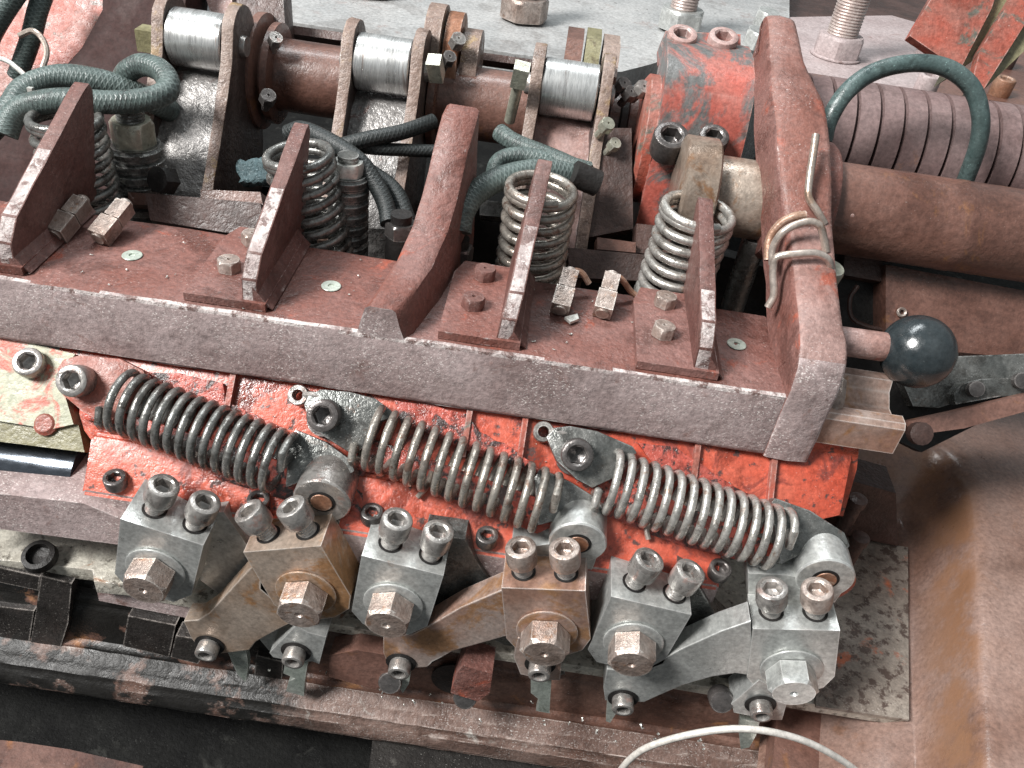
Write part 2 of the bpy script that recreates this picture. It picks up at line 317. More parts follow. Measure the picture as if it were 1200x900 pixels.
M['rod'] = Mt('blued_ground_rod', (.06, .07, .085), (.075, .085, .10), (.04, .045, .055), .62, fleck=(.35, .4, .42), fk=.78, rough=(.14, .26), metal=.7, bump=.05, stretch=(.4, 1, 1))
M['nut_olive'] = Mt('olive_plated_nut', (.36, .36, .29), (.46, .45, .37), (.24, .2, .14), .58, fleck=(.75, .73, .64), fk=.68, rough=(.22, .42), metal=.55, bump=.2, wear=(.75, .73, .66))
M['csk'] = Mt('pale_green_screw_head', (.42, .47, .41), (.50, .54, .48), (.36, .3, .26), .58, rough=(.3, .5), metal=.3, bump=.25)
M['stud'] = Mt('pale_brown_stud', (.40, .31, .28), (.50, .42, .39), (.34, .21, .16), .60, fleck=(.75, .7, .68), fk=.64, rough=(.3, .5), metal=.4, bump=.25, wear=(.7, .64, .6))
M['white_metal'] = Mt('pale_chip_metal', (.60, .60, .56), (.72, .72, .68), rough=(.25, .4), metal=.5, bump=.1)
M['blade'] = Mt('ground_blade_steel', (.42, .47, .42), (.55, .58, .53), (.28, .30, .26), .58, fleck=(.8, .8, .76), fk=.7, rough=(.2, .38), metal=.6, bump=.15, wear=(.85, .85, .8))

# ------------------------------------------------------------------ fasteners (parts of a thing, or things)
def m_socket_head(p, ax, r, h, hint=None, seg=24):
    bm = B(); m = axisframe(p, ax, hint)
    lathe(bm, [(r * .96, 0), (r, .012 * r / .06), (r, h - r * .16), (r * .95, h - r * .05), (r * .86, h), (r * .66, h), (r * .60, h - r * .06), (r * .52, h - r * .10, 'h'), (r * .50, h - r * .75, 'h'), (r * .12, h - r * .95)], m, seg)
    return bm
def m_hex_head(p, ax, r, h, hint=None, ph=0, mark=True):
    bm = B(); m = axisframe(p, ax, hint); a = r * .866
    prof = [(a, 0, 'h'), (a, h * .86, 'h'), (a * .97, h)]
    if mark: prof += [(a * .20, h), (a * .14, h - .012), (a * .05, h - .014)]
    lathe(bm, prof, m, 24, ph=ph); return bm
def washer(p, ax, r, h):
    bm = B(); m = axisframe(p, ax); lathe(bm, [(r * .97, 0), (r, h * .3), (r, h * .8), (r * .96, h), (r * .5, h)], m, 28); return bm

# ================================================================== large structure
def polys(fn, pts, *a): return [fn(u, v, *a) for u, v in pts]
def slab(name, pts, vec, mat, parent=None, bev=.008, **k):
    bm = B(); prism(bm, pts, vec); return part(name, bm, mat, parent, bev=bev, **k)
def slab1(name, pts, vec, mat, label, cat, group=None, kind=None, bev=.008):
    bm = B(); prism(bm, pts, vec); return one(name, bm, mat, label, cat, group, kind, bev=bev)
def rough_up(bm, cuts_len, amp, seed=0, keep_z=False):
    """cut long edges and shift the vertices a little, as on a sand casting"""
    rnd = random.Random(seed)
    for _ in range(8):
        es = [e for e in bm.edges if e.calc_length() > cuts_len]
        if not es: break
        bmesh.ops.subdivide_edges(bm, edges=es, cuts=1, use_grid_fill=True)
    for v in bm.verts:
        v.co += V((rnd.uniform(-1, 1), rnd.uniform(-1, 1), rnd.uniform(-1, 1))) * amp

# --- sump floor under everything, near black to paint in the deep shade
bm = B(); box(bm, I4, -7, 8, -4, 9, -1.75, -1.6)
one('sump_floor', bm, M['pit'], 'black oily floor of the sump under the machine', 'floor', kind='structure')

# --- crossbeam: one casting with a centre web and an upright at its end
beam = thing('crossbeam', (0, .85, .64), 'long mauve painted cast crossbeam running above the tension springs', 'crossbeam')
bm = B()
prof = [(.55, .655), (.55, .965), (1.14, .965), (1.17, .93), (1.17, .70), (1.12, .64), (.57, .64)]
fs = prism(bm, [V((-3.0, y, z)) for y, z in prof], (4.45, 0, 0))
bmesh.ops.recalc_face_normals(bm, faces=bm.faces)
es = [e for e in bm.edges if len(e.link_faces) == 2 and e.calc_face_angle(0) > .4]
bmesh.ops.bevel(bm, geom=es, offset=.018, segments=2, profile=.6, affect='EDGES')
bmesh.ops.triangulate(bm, faces=[f for f in bm.faces if len(f.verts) > 4])
rough_up(bm, .14, .0022, 1)
for f in bm.faces: f.normal_update(); f.material_index = 2 if (f.normal.y < -.2 and f.normal.z > .2) else (0 if f.normal.z < .6 else 1)
part('beam_body', bm, [M['beam_face'], M['beam_top'], M['worn_edge']], beam)
def web_bm(path, half, flare, mats=None):
    """web: path of (x, y, z_top, z_bot, halfwidth)"""
    bm = B(); rows = []
    for x, y, zt, zb, hw in path:
        rows.append([bm.verts.new(p) for p in ((x - hw - flare, y, zb), (x - hw, y, zt - .012), (x - hw + .015, y, zt), (x + hw - .015, y, zt), (x + hw, y, zt - .012), (x + hw + flare, y, zb))])
    for a, b in zip(rows, rows[1:]):
        for i in range(6): bm.faces.new((a[i], a[(i + 1) % 6], b[(i + 1) % 6], b[i]))
    bm.faces.new(rows[0][::-1]); bm.faces.new(rows[-1]); return bm
bm = web_bm([(-.195, .552, 1.095, .955, .060), (-.17, .60, 1.11, .955, .068), (-.12, .85, 1.14, .955, .075), (-.09, 1.05, 1.21, .955, .075), (-.075, 1.15, 1.30, .90, .075), (-.06, 1.32, 1.46, .80, .075),
             (-.045, 1.42, 1.565, .85, .075), (-.04, 1.47, 1.59, .9, .072), (-.04, 1.50, 1.56, .95, .066)], .05, .035)
rough_up(bm, .12, .002, 2)
for f in bm.faces: f.normal_update(); f.material_index = 1 if f.normal.y < -.85 else 0
part('centre_web', bm, [M['beam_top'], M['beam_face']], beam, bev=0)
# end block + upright, one lofted casting with rounded edges
bm = B(); rows = []
UP = smooth_path([V((y, z, 0)) for y, z in [(.546, .645), (.546, .85), (.550, 1.06), (.62, 1.165), (.82, 1.235), (1.05, 1.31), (1.25, 1.41), (1.42, 1.55), (1.62, 1.68), (1.85, 1.78), (2.10, 1.87), (2.30, 1.93), (2.39, 1.93), (2.43, 1.88)]], 3)
for k, p in enumerate(UP):
    a_, b_ = UP[max(k - 1, 0)], UP[min(k + 1, len(UP) - 1)]; ty, tz = (b_ - a_).normalized().x, (b_ - a_).normalized().y
    ny, nz = (-tz, ty)          # outward
    y, z = p.x, p.y; q = max(0, min(1, (y - 1.1) / .9))
    def ip(tb):
        for (y0_, v0_), (y1_, v1_) in zip(tb, tb[1:]):
            if y <= y1_: return v0_ + (v1_ - v0_) * max(0, (y - y0_)) / (y1_ - y0_)
        return tb[-1][1]
    hw = ip([(.5, .096), (1.15, .10), (1.45, .125), (1.75, .128), (1.98, .09), (2.2, .08), (2.5, .072)]); xc = ip([(.5, 1.535), (1.15, 1.53), (1.45, 1.475), (1.75, 1.445), (2.0, 1.405), (2.5, 1.39)]); T = .30 if y < 1.2 else .30 - .10 * q; r_ = .016 if y < .7 else .03
    sec = [(-hw - .006, -T), (-hw - .003, -T * .5), (-hw, -r_), (-hw + r_ * .3, -r_ * .3), (-hw + r_, 0), (0, .004), (hw - r_, 0), (hw - r_ * .3, -r_ * .3), (hw, -r_), (hw + .003, -T * .5), (hw + .006, -T)]
    rows.append([bm.verts.new(V((xc + sx, y + ny * sn, z + nz * sn))) for sx, sn in sec])
for a_, b_ in zip(rows, rows[1:]):
    for i_ in range(len(a_)): bm.faces.new((a_[i_], a_[(i_ + 1) % len(a_)], b_[(i_ + 1) % len(a_)], b_[i_]))
bm.faces.new(rows[0][::-1]); bm.faces.new(rows[-1])
rnd_ = random.Random(5)
for v in bm.verts: v.co += V((rnd_.uniform(-1, 1), rnd_.uniform(-1, 1), rnd_.uniform(-1, 1))) * .0016
bmesh.ops.recalc_face_normals(bm, faces=bm.faces)
for f in bm.faces: f.normal_update(); f.material_index = (2 if f.calc_center_median().y < .60 or (f.calc_center_median().z < 1.0 and f.normal.y < -.3) else 1) if abs(f.normal.x) < .8 else 0
part('end_upright', bm, [M['beam_top'], M['upright'], M['beam_face']], beam, sharp=60)
# low feet ridges where the brackets stand (raised pads on the front lip)
# boss of the upright round the pipe
bm = B(); lathe(bm, [(.15, 0), (.28, .01), (.295, .03), (.295, .26), (.28, .28), (.2, .285)], axisframe((1.41, W(975, 243, 4.12).y, W(975, 243, 4.12).z), EX), 40)
part('boss', bm, M['pink'] if False else M['beam_top'], beam)

# countersunk screws in the beam top
for (u, v), l in (((155, 300), 'countersunk slotted screw in the beam beside the two square head bolts at its far end'), ((388, 336), 'countersunk slotted screw in the beam between a bracket and the centre web'), ((863, 404), 'countersunk slotted screw in the beam nearest the black ball knob')):
    p = PZ(u, v, .966); bm = B()
    lathe(bm, [(.038, 0), (.042, .004), (.040, .006), (.014, .006), (.012, -.004, 'h'), (.002, -.006)], axisframe(p, EZ), 24)
    one('countersunk_screw', bm, M['csk'], l, 'screw', 'countersunk screws in the beam top', sharp=30)

# square head set screws: a bar-like head lying back with its shank
for (u, v), r_, l in (((76, 272), .12, 'square head bolt on the beam farthest from the ball knob'), ((126, 276), .14, 'second square head bolt from the far end, beside a countersunk screw'),
                      ((657, 358), .02, 'square head bolt on the beam with a pale chip at its foot'), ((706, 362), .03, 'square head bolt on the beam just left of a bracket foot, bent wire behind it')):
    p = PZ(u, v + 6, .97); t = thing('square_head_bolt', p, l, 'bolt', 'square head bolts on the beam')
    ya = V((math.sin(r_) + .1, .92, .38)).normalized(); m = axisframe(p + V((0, -.0, .055)), ya, EX)
    bm = B(); box(bm, m, -.04, .04, -.035, .04, -.05, .05); part('head', bm, M['bolt'], t, bev=.008)
    bm = B(); box(bm, m, -.034, .036, -.03, .038, .058, .15); part('collar', bm, M['bolt'], t, bev=.008)
    bm = B(); lathe(bm, [(.03, -.06), (.03, .16), (.02, .17)], m, 12); lathe(bm, [(.022, -.02), (.022, .06)], axisframe(p + V((0, 0, -.015)), EZ), 12); part('shank', bm, M['bolt'], t)

# L brackets with the slanted plates
BR = [(-1.745, -.02, 'slanted bracket plate nearest the coiled green hoses'), (-.765, 0, 'slanted bracket plate between a countersunk screw and two corroded bolts, second from the hoses'),
      (.262, .0, 'narrow slanted bracket plate just right of the centre web'), (1.062, 0, 'slanted bracket plate nearest the ball knob')]
for i, (x, dx, l) in enumerate(BR):
    t = thing('spring_bracket', (x, .9, .966), l, 'bracket', 'slanted spring brackets on the beam')
    apex = [1.30, 1.28, 1.285, 1.27][i]; lean = [.06, .035, .06, -.045][i]; za = [1.50, 1.475, 1.475, 1.42][i]
    pr = [(.60, .972), (.60, 1.10), (.66, 1.19), (apex - .05, za), (apex - .01, za + .01), (apex + .02, za - .03), (apex - .02, .972)]
    bm = B(); prism(bm, [V((x + lean * max(0, (z - 1.0)) / .5, y, z)) for y, z in pr], (.064, 0, 0)); rough_up(bm, .15, .0015, i + 5)
    bmesh.ops.recalc_face_normals(bm, faces=bm.faces)
    for f in bm.faces: f.normal_update(); f.material_index = 1 if f.normal.y < -.35 and f.calc_center_median().z < za - .16 else 0
    part('upright_plate', bm, [M['plate_paint'], M['worn_edge']], t, bev=.006)
    bm = B(); prism(bm, [V(p) for p in ((x - .23, .585, .969), (x + .10, .585, .969), (x + .10, 1.13, .969), (x + .02, 1.16, .969), (x - .20, 1.16, .969), (x - .235, 1.05, .969))], (0, 0, .035))
    part('foot', bm, M['beam_top'], t, bev=.008)
    bm = B(); prism(bm, [V(p) for p in ((x + .047, .60, 1.0), (x + .125, .60, .975), (x + .10, .60, 1.0), (x + .07, .60, 1.04), (x + .047, .60, 1.07))][::1], (0, .55, 0)); part('fillet', bm, M['plate_paint'], t)
    for yy, xx in (((.80, -.12), (1.04, -.10)) if i else ()):
        p = V((x + xx, yy, 1.003)); bm = m_hex_head(p, V((.02 * i, .05, 1)), .052, .05, ph=.2 * i + yy); part('bolt_head', bm, M['plate_paint'] if i == 2 else M['bolt'], t, sharp=30, bev=0)

# --- vertical compression springs behind the brackets
SPR = [((75, 137), 1.36, M['spring_dk'], .145, -.52, .02, 'dark upright coil spring standing behind the first slanted bracket, beside the green hoses', (.0, .0)),
       ((349, 180), 1.35, M['spring_dk'], .142, -.5, .09, 'dark upright coil spring beside a ribbed adjusting post and pale hex nut', (0, 0)),
       ((635, 220), 1.35, M['spring_wm'], .148, -.5, .0, 'brownish upright coil spring with an open top hook near the crossing hoses', (0, 0)),
       ((819, 246), 1.35, M['spring_lt'], .155, -.48, -.02, 'pale upright coil spring in front of the red bearing cap', (0, 0))]
for (u, v), y, mt, R, dz, lx, l, _ in SPR:
    p = PY(u, v, y); pts = helix(p + V((lx, .02, dz)), p, R, 9.5, hint=EX, ph=2.1, tight=1.2, hand=1, per=24, jit=.01)
    bm = B(); tube(bm, pts, .021, 10); one('upright_spring', bm, mt, l, 'spring', 'upright coil springs')

# --- spring carrier: red painted casting on a slope
carrier = thing('spring_carrier', (.15, .45, .0), 'bright red painted casting that carries the row of stretched springs', 'carrier')
def sl(pts, h): return [PS(u, v, h) for u, v in pts]
bm = B(); prism(bm, sl([(92, 485), (98, 505), (118, 532), (830, 640), (985, 604), (1000, 530), (985, 505), (500, 440), (110, 400), (70, 405), (62, 425), (95, 452)], 0), -SN * .35)
bmesh.ops.triangulate(bm, faces=[f for f in bm.faces if len(f.verts) > 4])
part('body', bm, M['red'], carrier, bev=.01)
# flange with a drop at its front
bm = B(); x0 = PS(103, 545).x; x1 = PS(842, 690).x
prof = [(.335, .40), (.305, .385), (.19, .245), (.165, .22), (.160, .03), (.19, .0), (.5, -.02), (.5, .35)]
prism(bm, [V((x0, y, z)) for y, z in prof], (x1 - x0, 0, 0)); bmesh.ops.recalc_face_normals(bm, faces=bm.faces)
es = [e for e in bm.edges if e.calc_face_angle(0) > .4]; bmesh.ops.bevel(bm, geom=es, offset=.012, segments=2, affect='EDGES')
for f in bm.faces: f.normal_update(); f.material_index = 1 if (f.normal.y < -.85) else 0
part('flange', bm, [M['red'], M['beam_face']], carrier)
# pads under the three springs
for px, l in (([(96, 478), (128, 478), (345, 545), (352, 575), (345, 590), (255, 562), (230, 536), (185, 530), (160, 512), (130, 497), (98, 492)], None),
              ([(405, 520), (440, 515), (650, 590), (640, 612), (560, 590), (520, 585), (505, 570), (420, 545)], None),
              ([(690, 560), (730, 560), (925, 645), (910, 668), (800, 640), (765, 628), (700, 600)], None)):
    bm = B(); prism(bm, sl(px, .03), -SN * .06); bmesh.ops.triangulate(bm, faces=[f for f in bm.faces if len(f.verts) > 4]); part('spring_pad', bm, M['red_grease_shade'], carrier, bev=.012)
# greasy raised lands, dark blotches painted for the shade of recesses
for px in ([(168, 436), (210, 438), (262, 450), (262, 470), (330, 500), (350, 522), (310, 518), (250, 486), (200, 462), (170, 450)], [(405, 500), (428, 520), (432, 545), (424, 560), (408, 540)], [(462, 470), (500, 474), (548, 486), (560, 505), (600, 525), (640, 556), (560, 535), (510, 512), (470, 495)],
           [(748, 520), (790, 524), (815, 540), (860, 570), (900, 590), (880, 592), (820, 570), (770, 548)], [(700, 585), (722, 590), (735, 605), (722, 612), (704, 604)], [(412, 556), (424, 575), (425, 604), (412, 598)]):
    bm = B(); prism(bm, sl(px, .022), -SN * .05); rough_up(bm, .05, .004, 5); part('land', bm, M['red_grease_shade'], carrier, bev=0, sharp=60)
# raised seams of the casting
for px in ([(232, 545), (238, 556), (330, 575), (345, 572)], [(422, 573), (470, 583), (500, 580)], [(560, 604), (650, 622), (672, 618)], [(735, 622), (760, 636), (832, 650), (880, 652)], [(128, 500), (170, 522), (222, 542)]):
    bm = B(); tube(bm, smooth_path([PS(u, v, .004) for u, v in px], 5), .009, 8); part('seam', bm, M['pink'], carrier)
# webs of the carrier showing under the beam
for u in (268, 545, 610, 812, 902):
    p = PS(u, 478 + (u - 262) * .145, .0); bm = B(); box(bm, frame(p, EX, V((0, .7071, .7071)), SN), -.012, .012, -.06, .2, 0, .03); part('stiffener', bm, M['red_old'], carrier, bev=.006)
bm = B(); prism(bm, [PY(u, v, .62) for u, v in [(944, 505), (1008, 512), (1004, 550), (988, 605), (930, 600)]], (0, .12, 0)); part('end_post', bm, M['red'], carrier, bev=.02)
# shut lines and oil nipples: small socket screws of the flange
for (u, v), l in (((137, 560), 'small socket screw in the red flange, farthest from the ball knob'), ((304, 585), 'small socket screw in the red flange behind two leaning screws of the tan holder'), ((436, 600), 'blackened small socket screw in the red flange beside a dark gap'),
                  ((570, 627), 'small socket screw in the red flange between the second pair of tool clamps'), ((841, 665), 'small socket screw in the red flange below the palest spring')):
    p = PS(u, v + 8, .01); one('flange_screw', m_socket_head(p, V((0, -.12, 1)), .047, .055), M['screw_dk'], l, 'screw', 'small socket screws in the red flange', sharp=30)

# --- spring lever plates (one per stretched spring, at each end)
LV = [([(66, 432), (74, 421), (92, 416), (140, 420), (168, 434), (171, 444), (160, 452), (150, 470), (126, 500), (96, 482), (72, 462)], (92, 452), M['red_old'], 'red painted anchor plate with a socket screw at the far end of the row', 'red'),
      ([(356, 474), (362, 462), (376, 456), (410, 459), (440, 467), (460, 482), (457, 490), (445, 494), (436, 520), (412, 532), (380, 512), (362, 496)], (379, 492), M['steel_dk'], 'oily grey anchor plate with a socket screw, between two stretched springs', 'grey'),
      ([(640, 512), (650, 501), (668, 499), (700, 505), (742, 523), (747, 531), (735, 536), (720, 560), (694, 572), (676, 562), (652, 540)], (671, 537), M['steel_dk'], 'oily grey anchor plate with a red smear and socket screw, holding the palest spring', 'grey')]
for pl, (su, sv), mt, l, kd in LV:
    p = PS(su, sv, .10); t = thing('anchor_plate', p, l, 'plate', 'spring anchor plates')
    bm = B(); prism(bm, sl(pl, .11), -SN * .06); bmesh.ops.triangulate(bm, faces=[f for f in bm.faces if len(f.verts) > 4]); part('plate', bm, mt, t, bev=.008)
    bm = B(); lathe(bm, [(.07, -.11), (.07, .0)], axisframe(PS(su, sv, .04), SN), 20); part('spacer', bm, M['screw_dk'], t)
    part('screw_head', m_socket_head(PS(su + 4, sv - 6, .108), V((0, -.80, .60)), .066, .09), M['screw_dk'] if kd == 'grey' else M['screw'], t, sharp=30)
for (u, v), l in (((349, 463), 'small steel eye beside the middle anchor plate'), ((637, 506), 'small steel eye beside the anchor plate of the palest spring')):
    p = PS(u, v, .09); t = thing('steel_eye', p, l, 'eye', 'small steel eyes')
    bm = B(); m = axisframe(p, SN); lathe(bm, [(.022, -.07), (.042, -.07), (.044, 0), (.040, .006), (.024, .006), (.022, -.07)], m, 18, False, False); part('ring', bm, M['screw'], t)
    a, b = PS(u + 8, v, .08), PS(u + 30, v + 2, .09); bm = B(); tube(bm, smooth_path([a, (a + b) / 2 + SN * .01, b], 4), .018, 8); part('link', bm, M['screw'], t)

# --- stretched springs
TS = [((133, 466), (336, 545), 15, M['spring_dk'], 'dark stretched coil spring anchored to the red plate'), ((424, 508), (648, 592), 14, M['spring_wm'], 'brownish stretched coil spring in the middle of the row of three'), ((704, 560), (918, 634), 15, M['spring_lt'], 'pale stretched coil spring nearest the ball knob, over the brightest red paint')]
for (a, b, n, mt, l) in TS:
    p0, p1 = PS(a[0], a[1], .12), PS(b[0], b[1], .12)
    pts = helix(p0, p1, .122, n, hint=SN, ph=.4, hand=1, per=24, jit=.012)
    # ends hook down into the plates
    e0, e1 = PS(a[0] - 6, a[1] + 18, .06), PS(b[0] + 6, b[1] - 14, .07)
    pts = smooth_path([e0 - SN * .05, e0, pts[0].lerp(e0, .3)], 4) + pts[3:-3] + smooth_path([pts[-1].lerp(e1, .3), e1, e1 - SN * .06], 4)
    bm = B(); tube(bm, pts, .0170, 10); one('stretched_spring', bm, mt, l, 'spring', 'stretched coil springs')

# --- swing levers at the lower end of each spring, with the round lug
SW = [([(338, 512), (346, 503), (382, 518), (410, 538), (416, 552), (400, 562), (372, 560), (350, 566), (334, 572)], (377, 588), M['steel_dk'], 'oily lever plate where the darkest stretched spring ends'),
      ([(626, 560), (633, 548), (668, 564), (700, 584), (708, 598), (694, 608), (668, 606), (645, 612), (630, 616)], (677, 637), M['steel_dk'], 'oily lever plate where the middle stretched spring ends'),
      ([(903, 592), (908, 583), (950, 598), (990, 624), (997, 640), (985, 650), (958, 644), (935, 652), (915, 662)], (967, 679), M['steel_dk'], 'grey lever plate where the palest stretched spring ends')]
for pl, (cu, cv), mt, l in SW:
    p = PS(cu, cv, .0); t = thing('swing_lever', p, l, 'lever', 'swing levers at the spring ends')
    bm = B(); prism(bm, sl(pl, .10), -SN * .07); bmesh.ops.triangulate(bm, faces=[f for f in bm.faces if len(f.verts) > 4]); part('plate', bm, mt, t, bev=.01)
    c = PY(cu, cv, .34); bm = B(); lathe(bm, [(.112, -.03), (.125, -.02), (.125, .012), (.112, .016)], axisframe(c, V((0, -1, 0))), 32); part('collar', bm, M['red'], t)

# ================================================================== tool clamps and tool holders
def tframe(o, phi):
    a = math.radians(phi); return frame(o, V((math.cos(a), 0, -math.sin(a))), EY, V((math.sin(a), 0, math.cos(a))))
HEX = {'A1': (182, 670, 15), 'A2': (460, 710, 8), 'A3': (740, 755, 6.5), 'B1': (360, 695, -19), 'B2': (640, 740, -10), 'B3': (925, 785, -12)}
def cap_screw(m, x, y, z0, zl, mt, t, lean=(.0, .0), tr=.040, r=.063, hh=.09):
    ax = (m.to_3x3() @ V((lean[0], lean[1], 1))).normalized(); p = m @ V((x, y, z0))
    s = part('cap_screw', m_socket_head(p + ax * zl, ax, r, hh), mt, t, sharp=30); t = s
    bm = B(); threads(bm, axisframe(p, ax), tr, -.04, zl + .005); part('screw_shank', bm, M['screw'], t, sharp=25)
    bm = B(); lathe(bm, [(tr * .6, .001), (tr * 1.22, .001), (tr * 1.26, .003), (tr * 1.25, .004)], axisframe(p, m.to_3x3() @ EZ), 20, True, True); part('screw_hole', bm, M['black'], t)
def clampA(k, body, bolt, scr, arm, tip, tipmat, label, leans, zl=(.06, .06)):
    u, v, phi = HEX[k]; O = PY(u, v, 0); m = tframe(O, phi)
    t = thing('tool_clamp', O + V((0, .12, -.2)), label, 'tool clamp', 'tool clamps with two socket screws')
    bm = B(); prism(bm, [m @ V((x, 0, z)) for x, z in ((-.172, .267), (.162, .267), (.165, -.08), (.10, -.17), (-.10, -.17), (-.16, -.1))], (0, .30, 0)); part('block', bm, body, t, bev=.006)
    part('washer', washer(m @ V((0, 0, .022)), (0, -1, 0), .125, .012), body, t)
    part('bolt_head', m_hex_head(m @ V((-.004, -.012, .018)), V((-.03, -1, -.05)), .100, .098, hint=m.to_3x3() @ EZ, ph=0), bolt, t, sharp=30, bev=0)
    for j, (x, y) in enumerate(((-.075, .095), (.095, .085))): cap_screw(m, x, y, .267, zl[j] + .006, scr, t, leans[j])
    if arm: bm = B(); prism(bm, [PY(a, b, .14) for a, b in arm], (0, .12, 0)); part('arm', bm, M['steel_dk'] if k != 'A1' else M['steel'], t, bev=.006, sharp=14)
    if tip:
        hol, (su, sv), blade = tip
        bm = B(); prism(bm, [PY(a, b, -.01) for a, b in hol], (0, .13, 0)); part('bit_holder', bm, tipmat, t, bev=.006)
        small_screw(t, su, sv, -.01)
        bm = B(); prism(bm, [PY(a, b, .02) for a, b in blade], (0, .035, 0)); part('cutting_bit', bm, M['blade'], t, bev=.003)
    return t
def small_screw(t, u, v, y):
    p = PY(u, v - 5, y)
    part('screw_seat', washer(p + V((0, -.001, 0)), (0, -1, 0), .068, .005), M['black'], t)
    part('screw_head', m_socket_head(p + V((0, -.004, 0)), V((0, -1, -.05)), .049, .058), M['screw'], t, sharp=30)
def clampB(k, body, bolt, scr, arm, topcut, lug, hole, tip, label, leans):
    u, v, phi = HEX[k]; O = PY(u, v, 0); m = tframe(O, phi)
    t = thing('tool_holder', O + V((0, .1, -.2)), label, 'tool arm', 'tool arms with a cranked end')
    bm = B(); a = [(-.17, .278), (.165, .278), (.185, -.03), (.15, -.11), (.07, -.16), (-.03, -.17), (-.12, -.14), (-.17, -.05)]
    prism(bm, [m @ V((x, -.006, z)) for x, z in a], (0, .175, 0)); part('block', bm, body, t, bev=.006)
    # back plate with its round lug
    bm = B(); prism(bm, [PY(a_, b_, .17) for a_, b_ in lug], (0, .17, 0)); part('lug', bm, M['steel'] if k != 'B1' else M['steel_dk'], t, bev=.006)
    hu, hv = hole; p = PY(hu, hv, .165)
    bm = B(); lathe(bm, [(.112, 0), (.118, .006), (.118, .165), (.112, .17)], axisframe(p, EY), 44); part('lug_barrel', bm, M['steel'] if k != 'B1' else M['screw'], t)
    part('hole_shade_ring', washer(p + V((0, .001, 0)), (0, -1, 0), .056, .004), M['black'], t)  # black ring painted for the shade inside the pivot hole
    bm = B(); lathe(bm, [(.040, 0), (.045, .005), (.043, .008), (.01, .008)], axisframe(p + V((0, -.0, 0)), (0, -1, 0)), 18); part('pivot_pin', bm, M['rust'], t)
    bm = B(); prism(bm, [PY(a_, b_, 0) for a_, b_ in arm], (0, .10, 0)); bmesh.ops.triangulate(bm, faces=[f for f in bm.faces if len(f.verts) > 4]); part('arm', bm, body, t, bev=.005, sharp=14)
    part('washer', washer(m @ V((.005, -.006, .02)), (0, -1, 0), .128, .012), body, t)
    part('bolt_head', m_hex_head(m @ V((0, -.018, .01)), V((.0, -1, -.05)), .102, .098, hint=m.to_3x3() @ EX, ph=0), bolt, t, sharp=30, bev=0)
    for j, (x, y) in enumerate(((-.088, .08), (.085, .08))): cap_screw(m, x, y, .278, .062, scr[j], t, leans[j])
    (su, sv), blade = tip
    small_screw(t, su, sv, 0)
    bm = B(); prism(bm, [PY(a_, b_, .03) for a_, b_ in blade], (0, .035, 0)); part('cutting_bit', bm, M['blade'], t, bev=.003)
    return t
clampA('A1', M['steel'], M['bolt'], M['screw'], [(222, 600), (262, 600), (285, 632), (302, 662), (330, 700), (355, 735), (372, 760), (350, 790), (322, 770), (262, 700), (235, 680)],
       ([(316, 765), (347, 733), (360, 741), (382, 747), (374, 778), (366, 775), (345, 775), (320, 770)], (347, 768), [(336, 762), (362, 768), (357, 800), (356, 816), (335, 810), (338, 799), (346, 795), (332, 789)]), M['steel'],
       'grey tool clamp at the far end, its brown hex bolt with a bright centre', [(.10, .05), (.12, .02)])
clampA('A2', M['steel'], M['bolt'], M['screw'], [(498, 625), (545, 632), (560, 660), (580, 690), (612, 722), (660, 755), (662, 790), (640, 795), (600, 760), (505, 715)],
       ([(602, 770), (607, 748), (640, 742), (660, 760), (656, 797), (640, 797), (610, 790)], (633, 783), [(622, 796), (646, 802), (645, 815), (644, 836), (628, 833), (632, 820), (622, 812)]), M['steel_rose'],
       'grey tool clamp in the middle with an orange-brown hex bolt and upright screws', [(.02, 0), (.02, 0)])
clampA('A3', M['steel'], M['bolt'], M['screw'], [(795, 672), (815, 680), (842, 727), (880, 765), (902, 775), (895, 830), (858, 815), (830, 775), (780, 760)],
       ([(857, 825), (889.6, 797), (906, 806), (925, 812.5), (916.5, 843.6), (905, 843.6), (860, 835)], (891, 830), [(867, 842), (890, 847), (886, 862), (878, 876), (868, 878), (866, 860)]), M['steel'],
       'grey tool clamp with a tan hex bolt, nearest the all-grey tool arm', [(.10, .03), (.10, .03)])
clampB('B1', M['steel_tan'], M['bolt'], (M['screw'], M['screw']),
       [(304, 655), (304, 690), (330, 712), (345, 728), (325, 738), (300, 752), (292, 762), (268, 765), (240, 768), (224, 748), (215, 728), (232, 727), (246, 718), (262, 700), (285, 675)], None,
       [(344, 634), (350, 605), (356, 585), (377, 590), (402, 594), (396, 620), (388, 638)], (377, 588), ((246, 760), [(266, 762), (288, 760), (291, 780), (288, 800), (278, 790)]),
       'tan stained tool arm at the far end whose cranked arm reaches toward the dark sump', [(-.22, .0), (-.14, .0)])
clampB('B2', M['steel_rose'], M['bolt'], (M['bolt'], M['bolt']),
       [(592, 690), (595, 745), (570, 752), (530, 763), (505, 775), (500, 782), (482, 783), (455, 780), (449, 765), (449, 742), (466, 744), (482, 744), (500, 735), (540, 712)], None,
       [(600, 670), (600, 632), (628, 640), (652, 636), (677, 640), (702, 645), (696, 662), (688, 680)], (677, 637), ((470, 781), [(463, 782), (482, 784), (479, 802), (472, 812), (465, 802)]),
       'rust filmed tool arm with a brown cranked arm and upright brown screws', [(-.03, 0), (-.03, .0)])
